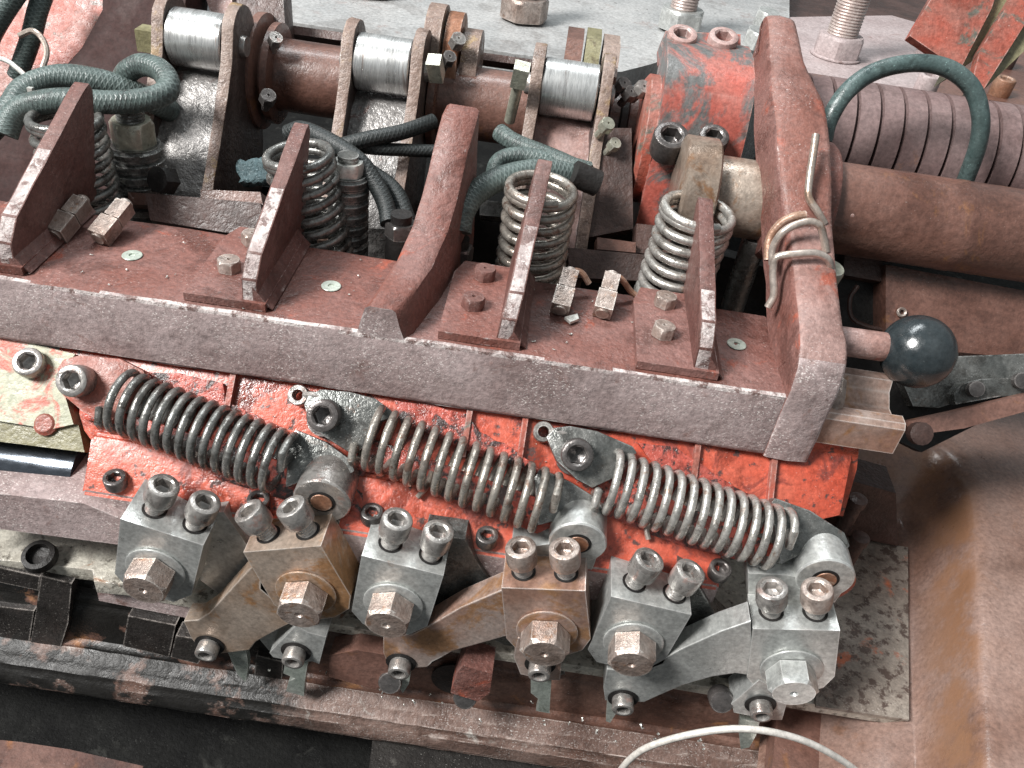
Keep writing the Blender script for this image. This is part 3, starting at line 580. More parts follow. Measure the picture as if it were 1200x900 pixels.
clampB('B3', M['steel'], M['steel'], (M['screw'], M['bolt']),
       [(880, 728), (882, 792), (862, 789), (835, 793), (800, 803), (770, 816), (755, 823), (709, 821), (707, 806), (711, 784), (735, 787), (758, 783), (800, 760), (845, 740)], None,
       [(877, 705), (877, 672), (922, 674), (942, 678), (968, 684), (992, 686), (984, 698), (978, 706)], (967, 679), ((730, 823), [(712, 815), (733, 820), (722, 836), (715, 847), (710, 845)]),
       'clean grey tool arm with a grey hex bolt, nearest the rusty housing', [(-.06, 0), (-.06, 0)])

# ================================================================== base below the tools
bp = [(112, 660), (110, 682), (420, 755), (620, 778), (835, 800), (1058, 842), (1066, 645), (830, 600), (-60, 480), (-60, 650)]
bm = B(); prism(bm, [PZ(u, v, -.35) for u, v in [(112, 684), (640, 774), (958, 826), (1062, 842), (1060, 645), (860, 600), (112, 560)]], (0, 0, -.06)); rough_up(bm, .25, .0015, 11)
one('base_plate', bm, [M['mottle']], 'mottled oil stained steel plate lying under the row of tool clamps', 'plate', bev=.004)
bm = B(); prism(bm, [PZ(u, v, -.34) for u, v in [(958, 826), (1052, 842), (1052, 650), (930, 628)]], (0, 0, -.07)); 
bm = B(); prism(bm, [PZ(u, v, -.342) for u, v in [(955, 829), (1064, 845), (1063, 643), (985, 630), (955, 700)]], (0, 0, .012))
one('cover_plate', bm, M['mottle_dk'], 'brown and grey blotched cover plate beside the clean grey tool arm', 'plate', bev=.004)
# base casting under the plate
x0 = PZ(112, 684, -.35).x; x1 = 2.42
bm = B(); prof = [(.175, -.414), (.175, -.52), (.15, -.56), (.15, -.86), (.04, -.90), (.0, -.95), (.0, -1.1), (.1, -1.2), (1.2, -1.2), (1.2, -.414)]
prism(bm, [V((-2.6, y, z)) for y, z in prof], (5.35, 0, 0)); bmesh.ops.recalc_face_normals(bm, faces=bm.faces)
bmesh.ops.bevel(bm, geom=[e for e in bm.edges if e.calc_face_angle(0) > .4], offset=.03, segments=3, affect='EDGES'); rough_up(bm, .13, .0025, 4)
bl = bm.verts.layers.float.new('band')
for v in bm.verts: v[bl] = 2.6 * max(0, min(1, (-.25 - v.co.x) / .6))  # left end blackened: oil, plus shade put into the colour
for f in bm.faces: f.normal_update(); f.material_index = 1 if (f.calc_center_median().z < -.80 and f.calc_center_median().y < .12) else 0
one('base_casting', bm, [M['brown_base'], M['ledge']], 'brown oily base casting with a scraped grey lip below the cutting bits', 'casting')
# edge bar below the plate's left part
slab1('edge_strip', [PY(u, v, .14) for u, v in [(112, 684), (235, 706), (238, 728), (116, 704)]], (0, .12, 0), M['beam_face'], 'scratched mauve strip along the front of the mottled plate', 'strip')
# lugs and small pieces along the lower edge
slab1('guide_block', [PY(u, v, .02) for u, v in [(418, 762), (455, 768), (454, 800), (440, 808), (385, 793), (386, 768)]], (0, .1, 0), M['brown'], 'small brown guide block behind the second cutting bit', 'block')
slab1('square_nut', [PY(u, v, -.02) for u, v in [(536, 788), (543, 780), (577, 790), (574, 812), (560, 822), (528, 812)]], (0, .14, 0), M['beam_top'], 'square red-brown block over a painted dark recess of the base', 'block')
bm = B(); lathe(bm, [(.0, 0), (.12, .0), (.12, .01)], axisframe(PY(535, 795, .137), (0, -1, 0)), 30, False); one('recess_shade_disc', bm, M['black'], 'black disc painted as the shade of a round recess behind the square red-brown block', 'recess')  # flat black disc, the shade of a recess as colour
for (u, v, h), l in (((457, 800, .04), 'small dark round stud below the second cutting bit'), ((545, 818, .04), 'small round stud in front of the square red-brown block'), ((846, 822, .04), 'small dark round stud between the last two cutting bits')):
    bm = B(); p = PY(u, v, .0); lathe(bm, [(.052, -.06), (.055, 0), (.05, .008), (.03, .01)], axisframe(p, (0, -1, .6)), 18); one('round_stud', bm, M['screw_dk'], l, 'stud', 'small round studs on the base')

# --- far end: cream cover, rod and rail
slab1('cream_cover', [PS(u, v, .02) for u, v in [(-60, 380), (60, 408), (88, 415), (70, 440), (78, 470), (86, 497), (60, 503), (-60, 484)]], -SN * .2, M['cream'], 'cream cover plate with red paint showing through', 'cover')
one('cover_screw', m_socket_head(PS(38, 428, .02), V((.1, -.55, .8)), .062, .06), M['screw'], 'socket screw holding the cream cover plate', 'screw', sharp=30)
bm = B(); lathe(bm, [(.05, -.02), (.05, .015), (.035, .028)], axisframe(PS(55, 497, .0), SN), 14); one('cover_plug', bm, M['red_old'], 'flat round red plug at the edge of the cream cover', 'plug')
slab1('olive_casting', [PS(u, v, .0) for u, v in [(-60, 478), (92, 498), (99, 530), (-60, 510)]], -SN * .25, M['olive'], 'olive oily casting under the cream cover', 'casting')
a, b = PY(-80, 528, .36), PY(100, 553, .36); bm = B(); lathe(bm, [(.12, 0), (.125, .01), (.125, (b - a).length)], axisframe(a, b - a), 40); one('guide_rod', bm, M['rod'], 'smooth blue-black guide rod entering the red casting', 'rod')
slab1('front_rail', [PY(u, v, .12) for u, v in [(-60, 572), (98, 590), (150, 612), (152, 640), (-60, 612)]], (0, .3, 0), M['beam_face'], 'mauve painted rail below the guide rod', 'rail')
bm = B(); prism(bm, [PZ(u, v, -.28) for u, v in [(-60, 610), (155, 632), (200, 690), (110, 682), (108, 668), (-60, 650)]], (0, 0, -.08)); rough_up(bm, .2, .002, 3); one('far_plate', bm, M['mottle'], 'flaking cream plate under the mauve rail', 'plate', bev=.004)
t = thing('slotted_clamp', PY(40, 700, .2), 'dark slotted steel clamp frame over the sump', 'clamp')
def bar(name, pts, y, d, mt, par): bm = B(); prism(bm, [PY(u, v, y) for u, v in pts], (0, d, 0)); part(name, bm, mt, par, bev=.01)
bar('top_bar', [(-60, 652), (47, 676), (45, 692), (-60, 670)], .12, .12, M['clamp_iron'], t)
bar('side_bar', [(48, 675), (84, 684), (80, 730), (68, 768), (34, 761), (42, 716)], .117, .12, M['clamp_iron'], t)
bar('lower_bar', [(-60, 704), (40, 716), (33, 760), (-60, 744)], .12, .12, M['clamp_iron'], t)
bm = B(); lathe(bm, [(.07, 0), (.075, .01), (.07, .05), (.05, .055), (.045, .02, 'h'), (.01, .015)], axisframe(PZ(49, 655, -.26), V((0, -.3, 1))), 20); part('clamp_screw', bm, M['black'], t)
slab1('front_bar', [PY(u, v, -.9) for u, v in [(-60, 903), (0, 909), (60, 918), (150, 938), (150, 990), (-60, 990)]], (0, .12, 0), M['front_bar'], 'rusty brown bar crossing the near corner of the sump', 'bar')
slab1('chip_tray', [PZ(u, v, -1.15) for u, v in [(440, 840), (760, 880), (1200, 905), (1200, 1000), (420, 1000)]], (0, 0, -.1), M['ledge_dk'], 'dark chip covered tray below the scraped lip', 'tray')
pts = smooth_path([PY(u, v, -.45) for u, v in [(700, 950), (735, 893), (780, 868), (860, 854), (930, 864), (985, 890), (1030, 925)]], 8)
bm = B(); tube(bm, pts, .013, 10); one('pale_cable', bm, M['wire_wh'], 'thin pale cable arching in front of the last cutting bit', 'cable')

for pts, y, l in (([(150, 722), (206, 733), (198, 770), (144, 757)], .10, 'dark worn slide block in the shade below the first tool clamp'), ([(206, 745), (248, 752), (232, 778), (200, 770)], .06, 'small dark stop block below the tan cranked arm'),
                ([(300, 768), (332, 776), (330, 800), (298, 792)], .12, 'dark worn pad between the first two cutting bits')):
    slab1('slide_block', [PY(u, v, y) for u, v in pts], (0, .08, 0), M['clamp_iron'], l, 'block')

# ================================================================== housing on the right
def loft(bm, rows):
    R_ = [[bm.verts.new(p) for p in r] for r in rows]
    for a, b in zip(R_, R_[1:]):
        for i in range(len(a) - 1): bm.faces.new((a[i], a[i + 1], b[i + 1], b[i]))
def rs(pts, n):
    """resample a polyline smoothly to n points"""
    q = smooth_path(pts, 10); out = []
    for i in range(n):
        t = i / (n - 1) * (len(q) - 1); k = min(int(t), len(q) - 2); out.append(q[k].lerp(q[k + 1], t - k))
    return out
L1 = rs([PZ(u, v, 0) for u, v in [(960, 505), (1020, 508), (1075, 512), (1112, 530), (1134, 562), (1142, 610), (1146, 700), (1149, 800), (1154, 960)]], 60)
L3 = rs([PZ(u, v, -.36) for u, v in [(960, 600), (1000, 602), (1030, 606), (1050, 618), (1062, 650), (1064, 700), (1064, 770), (1066, 840), (1072, 980)]], 60)
LO = rs([PZ(u, v, .02) for u, v in [(960, 470), (1050, 455), (1150, 470), (1230, 520), (1260, 600), (1270, 700), (1280, 800), (1290, 900), (1300, 1000)]], 60)
LP = [p + V((1.5, .3, -.1)) for p in LO]
rows = [LP, LO]
for t in (.5, .85, .95): rows.append([a.lerp(b, t) + V((0, 0, .012 * t)) for a, b in zip(LO, L1)])
rows.append(L1)
for t, dz in ((.05, .010), (.13, .012), (.25, -.005), (.45, -.045), (.65, -.07), (.82, -.06), (.93, -.03)): rows.append([a.lerp(b, t) + V((0, 0, dz)) for a, b in zip(L1, L3)])
rows.append(L3); rows.append([p + V((-.22, -.06, -.10)) for p in L3]); rows.append([p + V((-.6, -.1, -.35)) for p in L3])
bm = B(); bl = bm.verts.layers.float.new('band')
loft(bm, rows); bm.verts.ensure_lookup_table()
for k_, wgt in enumerate([0, 0, 0, .1, .25, .5, .8, 1, 1, .8, .4, .1, 0, 0, 0, 0]):
    for j_ in range(60): bm.verts[k_ * 60 + j_][bl] = wgt * (1 if j_ > 22 else .15 + .85 * j_ / 22)
for v in bm.verts: v.co += V((0, 0, 1)) * .004 * math.sin(v.co.x * 9 + v.co.y * 7)
part_h = one('housing', bm, M['tub'], 'large brown rust streaked cast housing wall curving round the tool area', 'housing', sharp=70)
bm = B(); prism(bm, [PZ(u, v, -.55) for u, v in [(940, 480), (1075, 500), (1100, 620), (1075, 900), (1080, 960), (900, 960)]], (0, 0, -.2)); one('housing_floor', bm, M['brown'], 'oily brown floor between the base plate and the housing wall', 'floor plate', bev=.01)
bm = B(); prism(bm, [PY(u, v, 1.1) for u, v in [(985, 560), (1050, 578), (1052, 640), (985, 625)]], (0, .2, 0)); one('grey_block', bm, M['brown_dk'], 'dark grey block in the shaded corner behind the cover plate', 'block', bev=.01)
for i, (u, v, z) in enumerate(((1000, 596, .1), (1003, 640, -.1))):
    bm = B(); lathe(bm, [(.035, -.3), (.035, .02), (.045, .03), (.045, .07), (.03, .08)], axisframe(PZ(u, v, z), EZ), 16); one('side_stud', bm, M['brown_dk'], ('dark stud beside the red end post', 'dark stud in the shade below the grey lever plate')[i], 'stud')

# --- square bar with a trough, sticking out below the ball knob
t = thing('slide_bar', PY(1000, 490, .7), 'short steel bar with a polished trough sticking out below the ball knob', 'bar')
bm = B(); a = PY(968, 512, .66)
# profile in YZ of a channel, extruded along X
pr = [(-.12, -.10), (-.12, .03), (-.10, .05), (-.05, .05), (-.04, .04), (.00, -.01), (.07, -.01), (.13, .03), (.15, .08), (.20, .08), (.20, -.10)]
prism(bm, [V((1.62, .70 + y, .835 + z)) for y, z in pr], (.345, 0, 0)); part('channel', bm, M['steel_rose'], t, bev=.008)
bm = B(); lathe(bm, [(.085, 0), (.085, .26)], axisframe(V((1.64, .765, .875)), EX), 24); 
bm.free()
bm = B(); tube(bm, smooth_path([V((1.67, .64, .80)), V((1.69, .66, .90)), V((1.70, .74, .95))], 5), .028, 8); part('catch', bm, M['bolt'], t)

# --- ball knob
t = thing('ball_knob_lever', PY(1030, 405, .9), 'glossy black ball knob on a short brown lever', 'lever')
c = PY(1075, 412, .9); a = PY(975, 398, .9)
bm = B(); bmesh.ops.create_uvsphere(bm, u_segments=48, v_segments=32, radius=.155, matrix=axisframe(c, c - a).to_4x4()); part('ball', bm, M['knob'], t)
bm = B(); lathe(bm, [(.06, 0), (.062, .01), (.062, (c - a).length - .14), (.05, (c - a).length - .1)], axisframe(a, c - a), 24); part('shaft', bm, M['pink'], t)

# --- panels and dark brackets behind the knob
slab1('brown_panel', [W(u, v, 4.25) for u, v in [(1038, 310), (1260, 352), (1260, 430), (1180, 418), (1038, 405)]], CF * .3, M['brown'], 'oily brown flat panel under the long pipe', 'panel')
bm = B(); lathe(bm, [(.012, 0), (.024, .0), (.026, .01), (.02, .018), (.012, .012), (.012, 0)], axisframe(W(1056, 366, 4.24), -CF), 18, False, False); one('rivet_ring', bm, M['bolt'], 'tiny bright ring set in the brown panel', 'ring')
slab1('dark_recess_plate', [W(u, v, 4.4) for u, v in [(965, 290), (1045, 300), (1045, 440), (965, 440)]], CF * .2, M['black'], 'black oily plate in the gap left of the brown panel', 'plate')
slab1('ribbed_cover', [W(u, v, 4.3) for u, v in [(990, 295), (1034, 302), (1034, 330), (988, 322)]], CF * .1, M['brown_dk'], 'small dark ledge under the start of the long pipe', 'cover')
bm = B(); tube(bm, smooth_path([W(u, v, 4.3) for u, v in [(1005, 335), (996, 350), (998, 372), (1015, 382), (1034, 386)]], 5), .012, 8); one('dark_clip', bm, M['brown_dk'], 'dark bent wire clip in the black gap beside the knob', 'clip')
t = thing('bracket_linkage', W(1130, 460, 4.0), 'dark flat linkage arms lying behind the ball knob', 'linkage')
for nm, pts, d, mt in (('flat_arm', [(1050, 430), (1110, 418), (1260, 412), (1260, 452), (1170, 455), (1100, 478), (1070, 476)], 4.02, 'steel_dk'),
                       ('slotted_arm', [(1118, 462), (1128, 449), (1150, 444), (1260, 440), (1260, 462), (1175, 464), (1120, 474)], 3.93, 'steel_dk'),
                       ('lower_arm', [(1060, 495), (1120, 482), (1260, 448), (1260, 466), (1130, 502), (1070, 510)], 3.86, 'brown'),
                       ('base_arm', [(1050, 440), (1200, 470), (1080, 530), (1020, 500)], 4.1, 'black')):
    bm = B(); prism(bm, [W(u, v, d) for u, v in pts], CF * .07); part(nm, bm, M[mt], t, bev=.012)
for (u, v) in ((1143, 456), (1196, 446)): bm = B(); lathe(bm, [(.035, -.02), (.037, .015), (.02, .02)], axisframe(W(u, v, 3.9), -CF), 14); part('pin', bm, M['screw_dk'], t)
bm = B(); lathe(bm, [(.05, -.03), (.052, .02), (.03, .026)], axisframe(W(1078, 508, 3.8), -CF), 14); one('housing_stud', bm, M['brown_dk'], 'low round stud on the housing below the dark linkage', 'stud')

# ================================================================== shafts and cylinders at the back
# long pipe through the boss
a = V((1.55, 1.86, 1.36)); b = PY(1100, 262, 1.80)
ax = (W(1200, 262 + 15, 4.05) - W(985, 243, 4.05)).normalized(); a = W(975, 243, 4.12)
bm = B(); lathe(bm, [(.20, -.3), (.215, 0), (.215, .55), (.218, .56), (.218, .60), (.215, .61), (.215, 3.2)], axisframe(a, EX), 56); one('long_pipe', bm, M['brown'], 'long oily brown pipe running out of the upright with the copper wires', 'pipe')
bm = B(); lathe(bm, [(.10, 0), (.225, .0), (.235, .015), (.235, .05), (.22, .06)], axisframe(a + V((-.12, 0, .0)), EX), 40); one('pipe_flange', bm, M['rust'], 'rust brown flange ring between the upright and the long pipe', 'flange')
bm = B(); lathe(bm, [(.016, -.01), (.018, .01), (.008, .016)], axisframe(a + V((0.03, -.19, .06)), (0, -1, .2)), 12); one('flange_rivet', bm, M['pink'], 'small pale rivet on the flange of the long pipe', 'rivet')
# stub shaft and disc in front of red cap
c = W(865, 232, 4.1)
t = thing('stub_shaft', c, 'tan oily stub shaft with a pale disc, left of the upright', 'shaft')
bm = B(); lathe(bm, [(.18, -.15), (.185, -.14), (.185, .4)], axisframe(c, EX), 44); part('shaft', bm, M['bronze'], t)
bm = B(); lathe(bm, [(.15, -.19), (.17, -.185), (.17, -.15)], axisframe(c, EX), 30); part('neck', bm, M['brown_dk'], t)
c2 = W(812, 222, 4.06); bm = B(); lathe(bm, [(.23, -.08), (.245, -.07), (.245, .07), (.235, .08)], axisframe(c2, EX), 56); part('disc', bm, M['bronze'], t)
bm = B(); lathe(bm, [(.06, 0), (.06, .6)], axisframe(W(878, 300, 4.2) - V((0, 0, .5)), EZ), 16); one('grey_post', bm, M['steel_dk'], 'dark grey oily post below the tan stub shaft', 'post')

# ribbed cylinder
a = W(925, 152, 4.75); t = thing('ribbed_cylinder', a, 'dusty mauve cylinder with evenly cut grooves behind the long pipe', 'cylinder')
prof = [(.28, -.1), (.305, -.09)]; x = .0
while x < 2.4: prof += [(.305, x), (.255, x + .001), (.255, x + .021), (.305, x + .022)]; x += .125
bm = B(); lathe(bm, prof, axisframe(a, EX), 64); part('drum', bm, M['drum'], t)
bm = B(); lathe(bm, [(.33, -.22), (.34, -.2), (.34, -.06), (.32, -.05)], axisframe(a, EX), 56); part('collar', bm, M['steel_dk'], t)
bm = B(); lathe(bm, [(.27, -.5), (.30, -.45), (.30, -.22)], axisframe(W(875, 150, 4.6) + V((0, 0, 0)), EX), 48); one('grey_ring', bm, M['web'], 'grey cast ring between the red bearing cap and the upright', 'ring')

# red bearing cap
t = thing('bearing_cap', W(812, 130, 4.15), 'red bearing cap with worn grey patch and four socket screws', 'bearing cap')
cc = W(812, 150, 4.5); hw = .22
pr = [(-.32, -.50), (-.33, -.10), (-.28, .10), (-.22, .26), (-.12, .33), (.05, .38), (.25, .38), (.3, -.5)]
bm = B(); prism(bm, [V((cc.x - hw, cc.y + y, cc.z + z)) for y, z in pr], (hw * 2, 0, 0)); part('body', bm, M['red_cap'], t, bev=.035)
for (u, v, r) in ((799, 44, .078), (847, 47, .078), (786, 162, .088), (836, 163, .074)):
    d = 4.25 if v > 100 else 4.42; ax = V((0, -.35, 1)) if v < 100 else V((0, -.45, .9)); p = W(u, v, d - (.1 if v > 100 else 0))
    part('screw_head', m_socket_head(p - ax.normalized() * .1, ax, r, .13), M['pink'] if v < 100 else M['screw_dk'], t, sharp=30)
bm = B(); prism(bm, [W(u, v, 4.5) for u, v in [(775, 50), (780, 36), (868, 40), (868, 66), (776, 66)]], CF * .15); part('ear', bm, M['red_cap'], t, bev=.02)
bm = B(); lathe(bm, [(.30, 0), (.33, .02), (.33, .07)], axisframe(V((cc.x - hw - .07, cc.y, cc.z - .1)), EX), 40); part('rim', bm, M['red_old'], t)

# main shaft
a = W(-60, 60, 4.95); t = thing('main_shaft', W(360, 100, 4.8), 'thick oily brown shaft running behind the rocker arms', 'shaft')
c0 = W(360, 92, 4.78)
bm = B(); lathe(bm, [(.195, -.55), (.195, 1.85)], axisframe(c0, EX), 56); part('tube', bm, M['brown'], t)
for u0, d_, r1, w_ in ((300, 4.75, .31, .05), (318, 4.75, .27, .045), (487, 4.75, .30, .05), (505, 4.75, .26, .045), (700, 4.75, .28, .04), (722, 4.75, .24, .04), (745, 4.75, .24, .04)):
    v0 = 92 + (u0 - 360) * .15; x_ = W(u0, v0, d_).x
    bm = B(); lathe(bm, [(r1 * .9, 0), (r1, .008), (r1, w_), (r1 * .9, w_ + .01)], axisframe(V((x_, c0.y, c0.z)), EX), 44); part('clamp_ring', bm, M['brown'] if u0 < 690 else M['black'], t)
# small bolts round the rings
for (u, v, d, s, mt, l) in ((322, 50, 4.5, .04, 'screw', 'small bright bolt on the first pair of shaft rings'), (313, 118, 4.45, .045, 'screw_dk', 'small dark bolt low on the first pair of shaft rings'), (534, 52, 4.5, .045, 'screw', 'small bright bolt at the top of the middle pair of shaft rings'), (524, 72, 4.45, .04, 'screw_dk', 'small dark bolt under the bright one on the middle shaft rings'),
                       (727, 103, 4.4, .04, 'screw_dk', 'dark clamp bolt right of the rusty rocker arm, first of three'), (735, 113, 4.4, .04, 'screw_dk', 'dark clamp bolt right of the rusty rocker arm, second of three'), (749, 108, 4.4, .045, 'screw', 'clamp bolt right of the rusty rocker arm, nearest the red cap'), (708, 150, 4.25, .04, 'nut_olive', 'pale small bolt low on the rusty rocker arm side'), (717, 172, 4.3, .035, 'nut_olive', 'small bolt just below and right of the pale one by the rusty rocker arm')):
    p = W(u, v, d); ax = V((.35, -.5, .8)); bm = m_hex_head(p, ax, s, s * 1.2, ph=.3)
    lathe(bm, [(s * .5, -.07), (s * .5, .01)], axisframe(p, ax), 10); one('ring_bolt', bm, M[mt], l, 'bolt', 'small bolts of the shaft rings', sharp=30)

# rocker arms with rollers
ROL = [((237, 47), 4.40, 'rocker arm with polished roller at the far end, next to the green hoses'), ((452, 76), 4.42, 'rocker arm with polished roller and pale web, in the middle'), ((667, 105), 4.42, 'rocker arm with polished roller beside the dark clamp rings')]
for i, ((u, v), d, l) in enumerate(ROL):
    c = W(u, v, d); t = thing('rocker_arm', c - V((0, .1, .5)), l, 'rocker arm', 'rocker arms with polished rollers')
    bm = B(); lathe(bm, [(.135, -.142), (.142, -.135), (.143, 0), (.142, .135), (.135, .142)], axisframe(c, EX), 56); part('roller', bm, M['roller'], t)
    bm = B(); lathe(bm, [(.05, -.23), (.055, -.22), (.055, .22), (.05, .235)], axisframe(c, EX), 20); part('pin', bm, M['screw'], t)
    pr = arc2((0.03, .03), .165, 150, 20, 8) + [(.25, -.2), (.22, -.6), (.1, -1.1), (-.40, -1.1), (-.64, -.72), (-.62, -.62), (-.42, -.38), (-.26, -.18), (-.16, -.04)]
    for sx in (-.205, .150):
        bm = B(); prism(bm, [c + V((sx, y, z)) for y, z in pr], (.06, 0, 0)); rough_up(bm, .2, .003, i); bmesh.ops.recalc_face_normals(bm, faces=bm.faces)
        for f in bm.faces: f.normal_update(); f.material_index = 1 if abs(f.normal.x) > .7 else 0  # cheek sides take a darker copy with shade in its colour
        part('cheek', bm, [M['cheek'], M['cheek_shade']], t, bev=.006)
    pw = [(-.12, -.20), (-.05, -.16), (.2, -.16), (.2, -.9), (-.50, -.9), (-.53, -.66), (-.36, -.44)]
    bm = B(); prism(bm, [c + V((-.152, y, z)) for y, z in pw], (.304, 0, 0)); rough_up(bm, .08, .006, i + 3); part('web', bm, M['web'] if i < 2 else M['pink'], t)
    if i: 
        bm = B(); prism(bm, [c + V((-.05 if i == 2 else .16, y, z)) for y, z in ([(.15, -.2), (.15, .05), (.30, .17), (.52, .17), (.52, -.2)] if i == 2 else arc2((.35, .0), .24, 160, 0, 10) + [(.55, -.3), (.15, -.3)])], (.09, 0, 0)); part('rear_boss', bm, M['brown'] if i == 2 else M['cheek'], t, bev=.01)
        bm = B(); prism(bm, [c + V((.055 if i == 2 else .265, y, z)) for y, z in ([(.15, -.2), (.15, .05), (.30, .18), (.52, .18), (.52, -.2)] if i == 2 else arc2((.38, -.02), .225, 160, 0, 10) + [(.55, -.3), (.15, -.3)])], (.08, 0, 0)); part('rear_plate', bm, M['olive'] if i == 2 else M['rust'], t, bev=.01)
        bm = B(); prism(bm, [c + V((.15 if i == 2 else .36, y, z)) for y, z in ([(.15, -.2), (.15, .05), (.30, .16), (.52, .16), (.52, -.2)] if i == 2 else arc2((.38, -.06), .19, 160, 0, 10) + [(.55, -.3), (.15, -.3)])], (.09, 0, 0)); part('rear_plate', bm, M['cheek'], t, bev=.01)
        for q in (): bm = B(); lathe(bm, [(.19, 0), (.2, .01), (.2, .09), (.18, .1)], axisframe(c + V((.0 + .12 * q, .45, .10)), EX), 32); part('ring', bm, M['rust'] if i == 2 else M['steel_rose'], t)
    if i == 0:
        bm = B(); box(bm, frame(c + V((-.26, .0, -.03)), EX, EY, EZ), -.07, .05, -.05, .05, -.06, .05); part('end_block', bm, M['olive'], t, bev=.008)
bm = B(); p = W(608, 95, 4.2); box(bm, axisframe(p, V((0.1, -.3, .9)), EX), -.038, .038, -.038, .038, -.02, .09); lathe(bm, [(.028, -.25), (.028, 0)], axisframe(p, V((0.1, -.3, .9))), 12); one('square_bolt', bm, M['nut_olive'], 'pale olive square headed bolt left of the roller nearest the red cap', 'bolt', bev=.01)
bm = B(); p = W(511, 83, 4.2); box(bm, axisframe(p, V((-0.1, -.5, .8)), EX), -.034, .034, -.034, .034, -.05, .08); one('key_block', bm, M['nut_olive'], 'small pale wedge beside the middle roller', 'key', bev=.008)

# pale plate beyond the shaft
bm = B(); prism(bm, [PZ(u, v, 1.15) for u, v in [(332, 22), (345, 26), (640, 68), (700, 84), (728, 84), (760, 76), (790, 66), (850, 100), (900, 110), (925, 100), (925, -60), (330, -60)]], (0, 0, -.12)); one('grey_deck', bm, M['plate_grey'], 'pale grey painted deck plate behind the rocker arms', 'deck plate', bev=.012)
slab1('deck_rail', [W(u, v, 5.0) for u, v in [(330, 28), (640, 72), (640, 80), (330, 38)]], CF * .1, M['brown_dk'], 'thin brown rail along the edge of the pale deck', 'rail')
bm = B(); prism(bm, [PZ(u, v, 1.13) for u, v in [(925, 20), (1045, 18), (1080, 28), (1085, 108), (1060, 112), (925, 92)]], (0, 0, -.12)); one('dusty_deck', bm, M['plate_pink'], 'pinkish dusty deck plate round the tallest threaded stud', 'deck plate', bev=.012)
bm = B(); prism(bm, [PZ(u, v, 1.0) for u, v in [(1075, 40), (1260, 60), (1260, 160), (1060, 130)]], (0, 0, -.12)); one('brown_deck', bm, M['brown'], 'brown dusty deck plate under the red angle bars', 'deck plate', bev=.012)
bm = B(); prism(bm, [PZ(u, v, .9) for u, v in [(900, -80), (1300, -60), (1300, 60), (900, 40)]], (0, 0, -.1)); one('back_deck', bm, M['brown_dk'], 'dark brown shaded casting behind the pinkish deck plate', 'casting', bev=.012)
STUD = [((613, 24), 1.15, .19, .11, .5, M['stud'], M['bolt'], 'threaded stud and big nut on the pale deck, above the roller nearest the red cap'), ((436, -6), 1.15, .185, .1, .4, M['stud'], M['bolt'], 'big brown nut on the pale deck behind the middle roller'),
        ((795, 36), 1.15, .185, .105, .6, M['stud'], M['steel'], 'threaded stud behind the red bearing cap'), ((978, 66), 1.13, .195, .12, .9, M['stud'], M['plate_pink'], 'tallest threaded stud with a dusty nut and washer beside the upright')]
for (u, v), z, nr, srr, hh, ms, mn, l in STUD:
    p = PZ(u, v, z); t = thing('threaded_stud', p, l, 'stud', 'threaded studs with big nuts')
    part('nut', m_hex_head(p + V((0, 0, .02)), EZ, nr, .15, ph=.35, mark=False), mn, t, sharp=30, bev=0)
    if nr > .19: part('washer', washer(p + V((0, 0, .002)), EZ, nr * 1.02, .018), mn, t)
    bm = B(); threads(bm, axisframe(p, EZ), srr, .1, hh, pitch=.022, seg=28); part('stud_shaft', bm, ms, t, sharp=25)
for (u, v), l in (((895, 30), 'small bolt standing upright beside the upright casting, taller of two'), ((884, 54), 'small nut lower of two beside the upright casting')):
    p = PZ(u, v, 1.2); one('deck_bolt', m_hex_head(p, V((.1, -.1, 1)), .105, .12, ph=.2, mark=False), M['steel'], l, 'bolt', 'small bolts beside the upright', sharp=30)
for (u, v), l, mt in (((1090, 50), 'dusty socket screw at the foot of the nearer red angle bar', 'plate_pink'), ((1090, 90), 'dusty socket screw half hidden under the teal hose', 'plate_pink'), ((1178, 94), 'greasy socket screw right of the red angle bars', 'rust'), ((1183, 62), 'greasy socket screw in the shade of the farther red angle bar', 'brown_dk')):
    p = PZ(u, v, 1.24 if u < 1100 else 1.12); one('deck_screw', m_socket_head(p - V((0, 0, .12)), V((0, -.05, 1)), .082, .14), M[mt], l, 'screw', 'socket screws near the red angle bars', sharp=30)
# red angle bars
for pts, s2, l in (([(1066, 42), (1107, -30), (1175, -30), (1162, 10), (1126, 80), (1110, 72)], [(1126, 80), (1162, 10), (1178, -30), (1200, -30), (1142, 70)], 'chipped red steel angle bar with a yellowish edge, left of two'),
                   ([(1140, 92), (1148, 60), (1196, -20), (1260, -30), (1200, 30), (1152, 106)], [(1152, 106), (1225, -10), (1260, -10), (1200, 60)], 'chipped red steel angle bar ending beside the greasy socket screw')):
    t = thing('angle_bar', W(pts[0][0], pts[0][1], 4.55), l, 'angle bar', 'red steel angle bars')
    bm = B(); prism(bm, [W(u, v, 4.55) for u, v in pts], CF * .06); part('flange', bm, M['red_old'], t, bev=.008)
    bm = B(); prism(bm, [W(u, v, 4.62) for u, v in s2], CF * .3); part('inner_flange', bm, M['olive'], t, bev=.006)

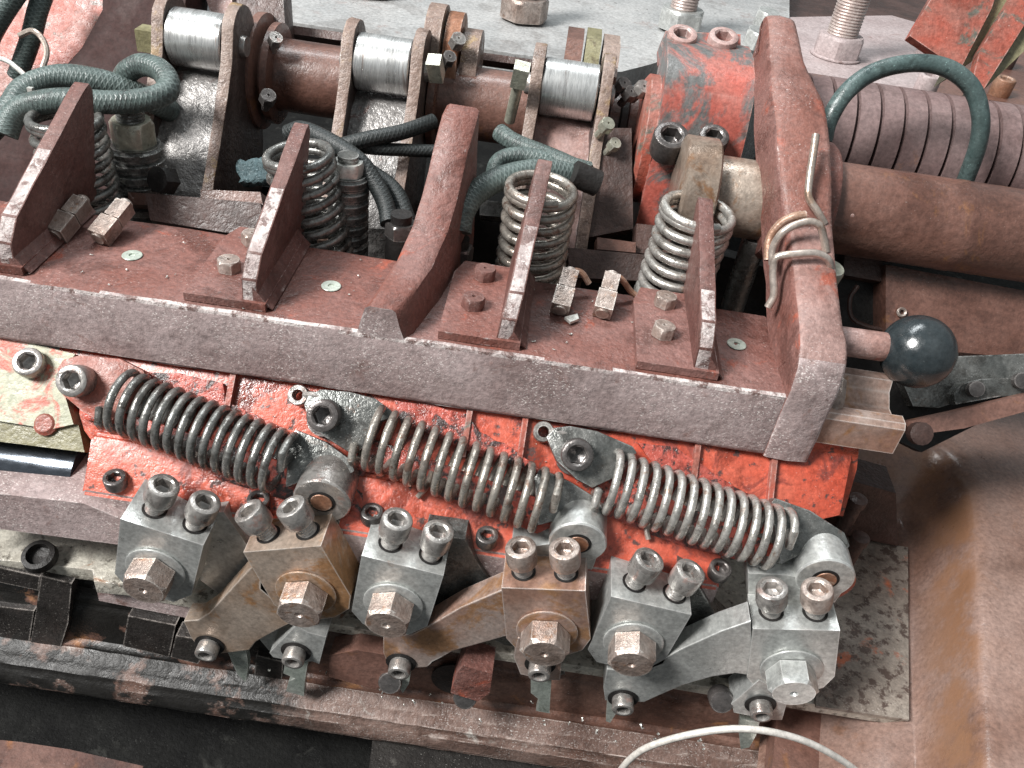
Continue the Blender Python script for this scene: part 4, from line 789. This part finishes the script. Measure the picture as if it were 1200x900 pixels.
# ribbed adjusting posts (beside the upright springs)
for (u, v), d, r, n_, nm, l in (((157, 163), 4.14, .118, 10, 'nut_olive', 'ribbed adjusting post with threaded top and olive nut beside the first upright spring'), ((408, 212), 4.0, .088, 11, 'white_metal', 'ribbed adjusting post with a pale hex nut between hose and upright spring')):
    p = W(u, v, d); r *= 1.12; t = thing('adjusting_post', p - V((0, 0, .6)), l, 'post', 'ribbed adjusting posts')
    prof = [(r * .7, -.62)]; z = -.6
    for k in range(n_): prof += [(r * .86, z), (r, z + .012), (r, z + .042), (r * .86, z + .054)]; z += .058
    prof.append((r * .9, z)); bm = B(); lathe(bm, prof, axisframe(p, EZ), 36); part('ribbed_sleeve', bm, M['steel_dk'], t)
    part('nut', m_hex_head(p - V((0, 0, .02)), EZ, r * .8, .12, ph=.2, mark=False), M[nm], t, sharp=30)
    bm = B(); threads(bm, axisframe(p, EZ), r * .5, .09, .20 if nm == 'nut_olive' else .13, pitch=.016); part('threaded_end', bm, M['steel_dk'], t, sharp=25)
bm = m_hex_head(W(198, 212, 4.1), V((-.3, -.8, .4)), .07, .08, mark=False); one('dark_bolt', bm, M['black'], 'dark oily bolt head right of the olive nutted post', 'bolt', sharp=30)

# casting shelf between beam and springs, dark things in the well
slab1('well_shelf', [W(u, v, 4.05) for u, v in [(170, 226), (305, 238), (310, 262), (300, 275), (262, 272), (176, 258)]], CF * .12, M['brown_dk'], 'oily dark shelf behind the beam at the far end', 'shelf')
slab1('well_shade_sheet', [PY(u, v, 2.35) for u, v in [(-60, 180), (700, 260), (960, 330), (960, 620), (-60, 520)]], (0, .1, 0), M['black'], 'black sheet painted as the shade deep in the well behind the springs', 'wall')  # black sheet carries the shade of the well in its colour
for pts, d, mt, nm, l in (([(150, 225), (235, 232), (235, 222), (305, 225), (308, 240), (150, 240)], 4.15, 'brown', 'well_ledge', 'brown ledge under the first rocker arm'),
                      ([(692, 150), (740, 150), (742, 268), (690, 278)], 4.35, 'brown_dk', 'dark_link', 'dark oily link plate right of the rusty rocker arm'),
                      ([(746, 262), (788, 266), (786, 300), (745, 296)], 4.2, 'brown_dk', 'well_block', 'dark brown block behind the pale upright spring'),
                      ([(665, 290), (775, 300), (772, 330), (668, 325)], 4.12, 'brown_dk', 'well_bridge', 'dark brown bridge piece between two upright springs'),
                      ([(563, 234), (600, 238), (600, 255), (562, 252)], 4.15, 'steel_dk', 'flat_tongue', 'oily flat tongue beside the brownish upright spring'),
                      ([(700, 278), (745, 284), (745, 296), (700, 292)], 4.15, 'brown', 'small_step', 'small brown step beside the dark brown block behind the pale upright spring')):
    slab1(nm, [W(u, v, d) for u, v in pts], CF * .15, M[mt], l, 'casting')
bm = B(); prism(bm, [W(u, v, 4.3) for u, v in [(278, 188), (312, 184), (316, 212), (280, 214)]], CF * .1); rough_up(bm, .03, .012, 8); one('blue_rag', bm, M['rag'], 'crumpled blue-green oily rag in the gap between two rocker arms', 'rag', sharp=180)
for (u, v, d), l in (((537, 290, 3.95), 'hose coupling with a hex nut at the foot of the thick braided hose'), ((470, 262, 3.95), 'hose coupling at the foot of the dark looping hose')):
    p = W(u, v, d); t = thing('hose_coupling', p, l, 'coupling', 'hose couplings'); part('nut', m_hex_head(p - V((0, 0, .06)), EZ, .075, .07, ph=.3, mark=False), M['screw_dk'], t, sharp=30)
    bm = B(); lathe(bm, [(.07, -.3), (.07, -.06), (.05, -.05), (.05, .05)], axisframe(p, EZ), 18); part('stem', bm, M['black'], t)

# top-left corner: red casing, its shaded side painted in a darker colour
bm = B(); prism(bm, [W(u, v, 4.7) for u, v in [(-60, -60), (120, -60), (122, 12), (114, 32), (97, 58), (78, 80), (60, 98), (30, 136), (-60, 180)]], CF * .4); one('red_casing', bm, M['red_old'], 'dusty red casing in the far corner behind the hoses', 'casing', bev=.05)
slab1('shaded_casing_side', [W(u, v, 4.6) for u, v in [(122, -60), (225, -60), (215, 20), (195, 90), (180, 240), (-60, 240), (-60, 178), (30, 134), (60, 96), (96, 56), (120, 12)]], CF * .3, M['casing_shade'], 'side of the red casing, its shade painted dark maroon, behind the first rocker arm', 'casing', bev=.03)
slab1('pale_lug', [W(u, v, 4.8) for u, v in [(236, -20), (272, -18), (272, 22), (248, 20)]], CF * .1, M['pink'], 'pale lug above the roller at the far end', 'lug')
slab1('dark_post', [W(u, v, 4.75) for u, v in [(275, -30), (330, -30), (334, 30), (330, 60), (300, 70), (280, 40)]], CF * .2, M['brown_dk'], 'dark casting post between roller and pale deck', 'casting', bev=.03)

# ================================================================== hoses and wires
def hose(name, pts, r, mt, label, grp='braided hoses', cat='hose', n=8, seg=14):
    bm = B(); tube(bm, smooth_path([W(*p) for p in pts], n), r, seg); return one(name, bm, M[mt], label, cat, grp)
hose('braided_hose', [(-50, 190, 3.9), (8, 132, 3.95), (30, 104, 4.0), (72, 90, 4.05), (120, 96, 4.1), (165, 112, 4.2), (200, 130, 4.4)], .058, 'hose', 'thick green braided hose arching highest at the far end')
hose('braided_hose', [(6, 158, 3.85), (14, 138, 3.85), (32, 124, 3.85), (75, 117, 3.85), (130, 120, 3.9), (175, 116, 3.95), (197, 104, 4.0), (190, 84, 4.05), (168, 76, 4.1), (150, 84, 4.15), (140, 100, 4.3)], .054, 'hose', 'green braided hose making a loop over the threaded adjusting post')
hose('braided_hose', [(60, -30, 4.45), (45, 10, 4.45), (36, 45, 4.5), (20, 90, 4.6)], .05, 'hose', 'short braided hose running down the red casing, nearer its shade-painted side')
hose('braided_hose', [(40, -40, 4.35), (10, 2, 4.35), (-10, 35, 4.4), (-20, 60, 4.5)], .058, 'hose', 'braided hose at the very corner of the red casing')
hose('black_hose', [(338, 156, 4.15), (355, 152, 4.1), (385, 165, 4.05), (420, 188, 4.0), (440, 215, 4.0), (452, 240, 3.98), (456, 262, 3.95)], .042, 'hose_blk', 'dark braided hose passing behind the second bracket down to its coupling', 'dark hoses')
hose('black_hose', [(395, 172, 4.15), (430, 163, 4.15), (470, 155, 4.2), (508, 142, 4.3)], .038, 'hose_blk', 'dark hose rising to a cut end below the middle roller', 'dark hoses')
hose('black_hose', [(390, 168, 4.2), (440, 174, 4.2), (480, 176, 4.25), (530, 178, 4.3)], .032, 'hose_blk', 'thin dark hose running level to the centre web', 'dark hoses')
hose('black_hose', [(385, 170, 4.2), (430, 200, 4.15), (462, 225, 4.1), (478, 262, 4.05)], .045, 'hose_blk', 'black hose in shadow behind the dark braided hose', 'dark hoses')
hose('braided_hose', [(538, 272, 3.85), (542, 250, 3.85), (558, 226, 3.88), (590, 208, 3.92), (640, 200, 4.0), (690, 210, 4.1)], .056, 'hose', 'thick pale green braided hose curving right of the centre web down to its coupling')
hose('braided_hose', [(585, 155, 4.2), (605, 168, 4.15), (650, 186, 4.1), (690, 204, 4.05)], .045, 'hose', 'green braided hose slanting over the tan rocker cheek')
hose('braided_hose', [(578, 215, 4.1), (585, 190, 4.1), (610, 183, 4.1), (650, 190, 4.1), (690, 200, 4.15)], .045, 'hose', 'green braided hose making a tight bend between two other braided hoses')
hose('teal_hose', [(965, 165, 4.1), (972, 140, 4.08), (992, 108, 4.05), (1025, 84, 4.05), (1070, 74, 4.05), (1110, 80, 4.05), (1138, 102, 4.08), (1149, 135, 4.12), (1146, 170, 4.2), (1130, 215, 4.35)], .042, 'hose_teal', 'teal hose arching over the grooved cylinder', 'teal hoses')
bm = B(); tube(bm, smooth_path([W(u, v, 4.2) for u, v in [(22, 42), (38, 36), (50, 46), (55, 62), (50, 80)]], 6), .014, 8); one('wire_hook', bm, M['wire'], 'bent copper wire hook in front of the red casing', 'wire')
bm = B(); tube(bm, smooth_path([W(u, v, 4.1) for u, v in [(-30, 62), (5, 70), (20, 80), (31, 90)]], 5), .012, 8); one('bright_rod', bm, M['white_metal'], 'thin bright rod poking in from the edge by the red casing', 'rod')
bm = B(); box(bm, axisframe(W(37, 110, 3.95), EZ, EX), -.012, .012, -.01, .01, -.03, .03); one('hose_clip', bm, M['white_metal'], 'tiny bright clip on the looping braided hose', 'clip', bev=.003)
def wire(pts, l, r=.0165, mt='wire'): bm = B(); tube(bm, smooth_path([W(p[0], p[1], p[2] - .045) for p in pts], 8), r, 10); one('copper_tube', bm, M[mt], l, 'tube', 'copper tubes on the upright')
wire([(956, 158, 3.70), (953, 180, 3.69), (948, 215, 3.69), (948, 232, 3.69), (958, 248, 3.69), (966, 262, 3.71)], 'copper tube running down the upright beside the pipe flange')
wire([(900, 305, 3.70), (902, 280, 3.70), (915, 262, 3.67), (930, 254, 3.65), (944, 252, 3.65)], 'dark copper tube bending over on the outside of the upright', .019, 'rust')
wire([(905, 310, 3.67), (906, 290, 3.65), (920, 270, 3.60), (945, 260, 3.59), (960, 264, 3.60), (965, 278, 3.63), (968, 295, 3.65)], 'copper tube arching in front of the dark one on the upright')
wire([(900, 360, 3.65), (907, 345, 3.63), (906, 318, 3.61), (910, 302, 3.59), (930, 298, 3.57), (956, 297, 3.57), (970, 304, 3.59), (974, 316, 3.63)], 'pale copper tube lowest on the upright, bent square down to the beam')
for (u, v, s), l in (((958, 282, .055), 'dark hex coupling where the upper copper tube ends'), ((970, 320, .06), 'bright hex coupling where the lowest copper tube ends')):
    p = W(u, v, 3.70); t = thing('tube_coupling', p, l, 'coupling', 'tube couplings on the upright')
    part('nut', m_hex_head(p - V((0, 0, .03)), V((.1, -.2, 1)), s, .07, ph=.4, mark=False), M['nut_olive'], t, sharp=30)
    bm = B(); box(bm, axisframe(p, V((.1, -.2, 1)), EX), -.06, .05, -.05, .05, -.14, -.035); part('body', bm, M['screw_dk'], t, bev=.01)
# bent wires near the bolts
for pts, l in (([(668, 330), (672, 318), (682, 320), (690, 332)], 'small bent wire behind the square head bolt with the chip'), ([(713, 345), (716, 328), (727, 326), (738, 340), (745, 346)], 'small bent wire hooked behind the last square head bolt')):
    bm = B(); tube(bm, smooth_path([PY(u, v, 1.1) for u, v in pts], 5), .014, 8); one('bent_wire', bm, M['rust'], l, 'wire', 'small bent wires behind the beam bolts')
bm = B(); prism(bm, [PZ(u, v, .975) for u, v in [(661, 374), (676, 370), (678, 376), (668, 380)]], (0, 0, .012)); one('metal_chip', bm, M['white_metal'], 'pale curled metal chip lying on the red beam top', 'chip')
# little curled swarf and the spring tails on the red casting
for pts, l in (([(232, 530), (228, 538), (224, 545)], 'tiny red painted peg under the darkest stretched spring'), ([(506, 552), (500, 570), (489, 583)], 'thin bent wire tail hanging below the middle stretched spring'), ([(766, 612), (758, 620), (760, 632)], 'thin pale wire tail hanging below the palest spring')):
    bm = B(); tube(bm, smooth_path([PS(u, v, .05) for u, v in pts], 5), .012, 8); one('wire_tail', bm, M['wire'], l, 'wire', 'wire tails on the red casting')

bm = B(); tube(bm, [W(672, 203, 3.98), W(700, 215, 4.02)], .062, 18); one('hose_end', bm, M['black'], 'black rubber end cap where the pale braided hoses meet', 'hose end')
# fine swarf lying about
rnd = random.Random(3); bm = B()
def flake(p, n, s):
    n = V(n).normalized(); a = rnd.uniform(0, 6.28); t1 = n.orthogonal().normalized(); t2 = n.cross(t1)
    d1 = math.cos(a) * t1 + math.sin(a) * t2; d2 = n.cross(d1); L_, w_ = s * rnd.uniform(.6, 1.8), s * rnd.uniform(.15, .4)
    c = [p + d1 * (L_ * k) + n * (.002 + s * .35 * abs(k)) for k in (-.5, 0, .5)]
    for q0, q1 in zip(c, c[1:]): prism(bm, [q0 - d2 * w_, q0 + d2 * w_, q1 + d2 * w_, q1 - d2 * w_], n * .0018)
for _ in range(50):
    x, y = rnd.uniform(-1.7, 1.45), rnd.uniform(.57, 1.12); flake(V((x, y, .968)), EZ, rnd.uniform(.005, .012))
for _ in range(50):
    x = rnd.uniform(-1.25, 1.75); k = rnd.random(); flake(V((x, .24 + .4 * k, .285 + .4 * k)), SN, rnd.uniform(.004, .009))
for _ in range(110):
    flake(V((rnd.uniform(-1.3, 2.3), rnd.uniform(.12, .9), -.338)), EZ, rnd.uniform(.006, .014))
for _ in range(40):
    flake(V((rnd.uniform(-.6, 2.2), rnd.uniform(-.02, .12), -.745)), EZ, rnd.uniform(.008, .018))
one('metal_swarf', bm, M['white_metal'], 'fine pale metal swarf scattered over the castings', 'swarf', kind='stuff', sharp=80)
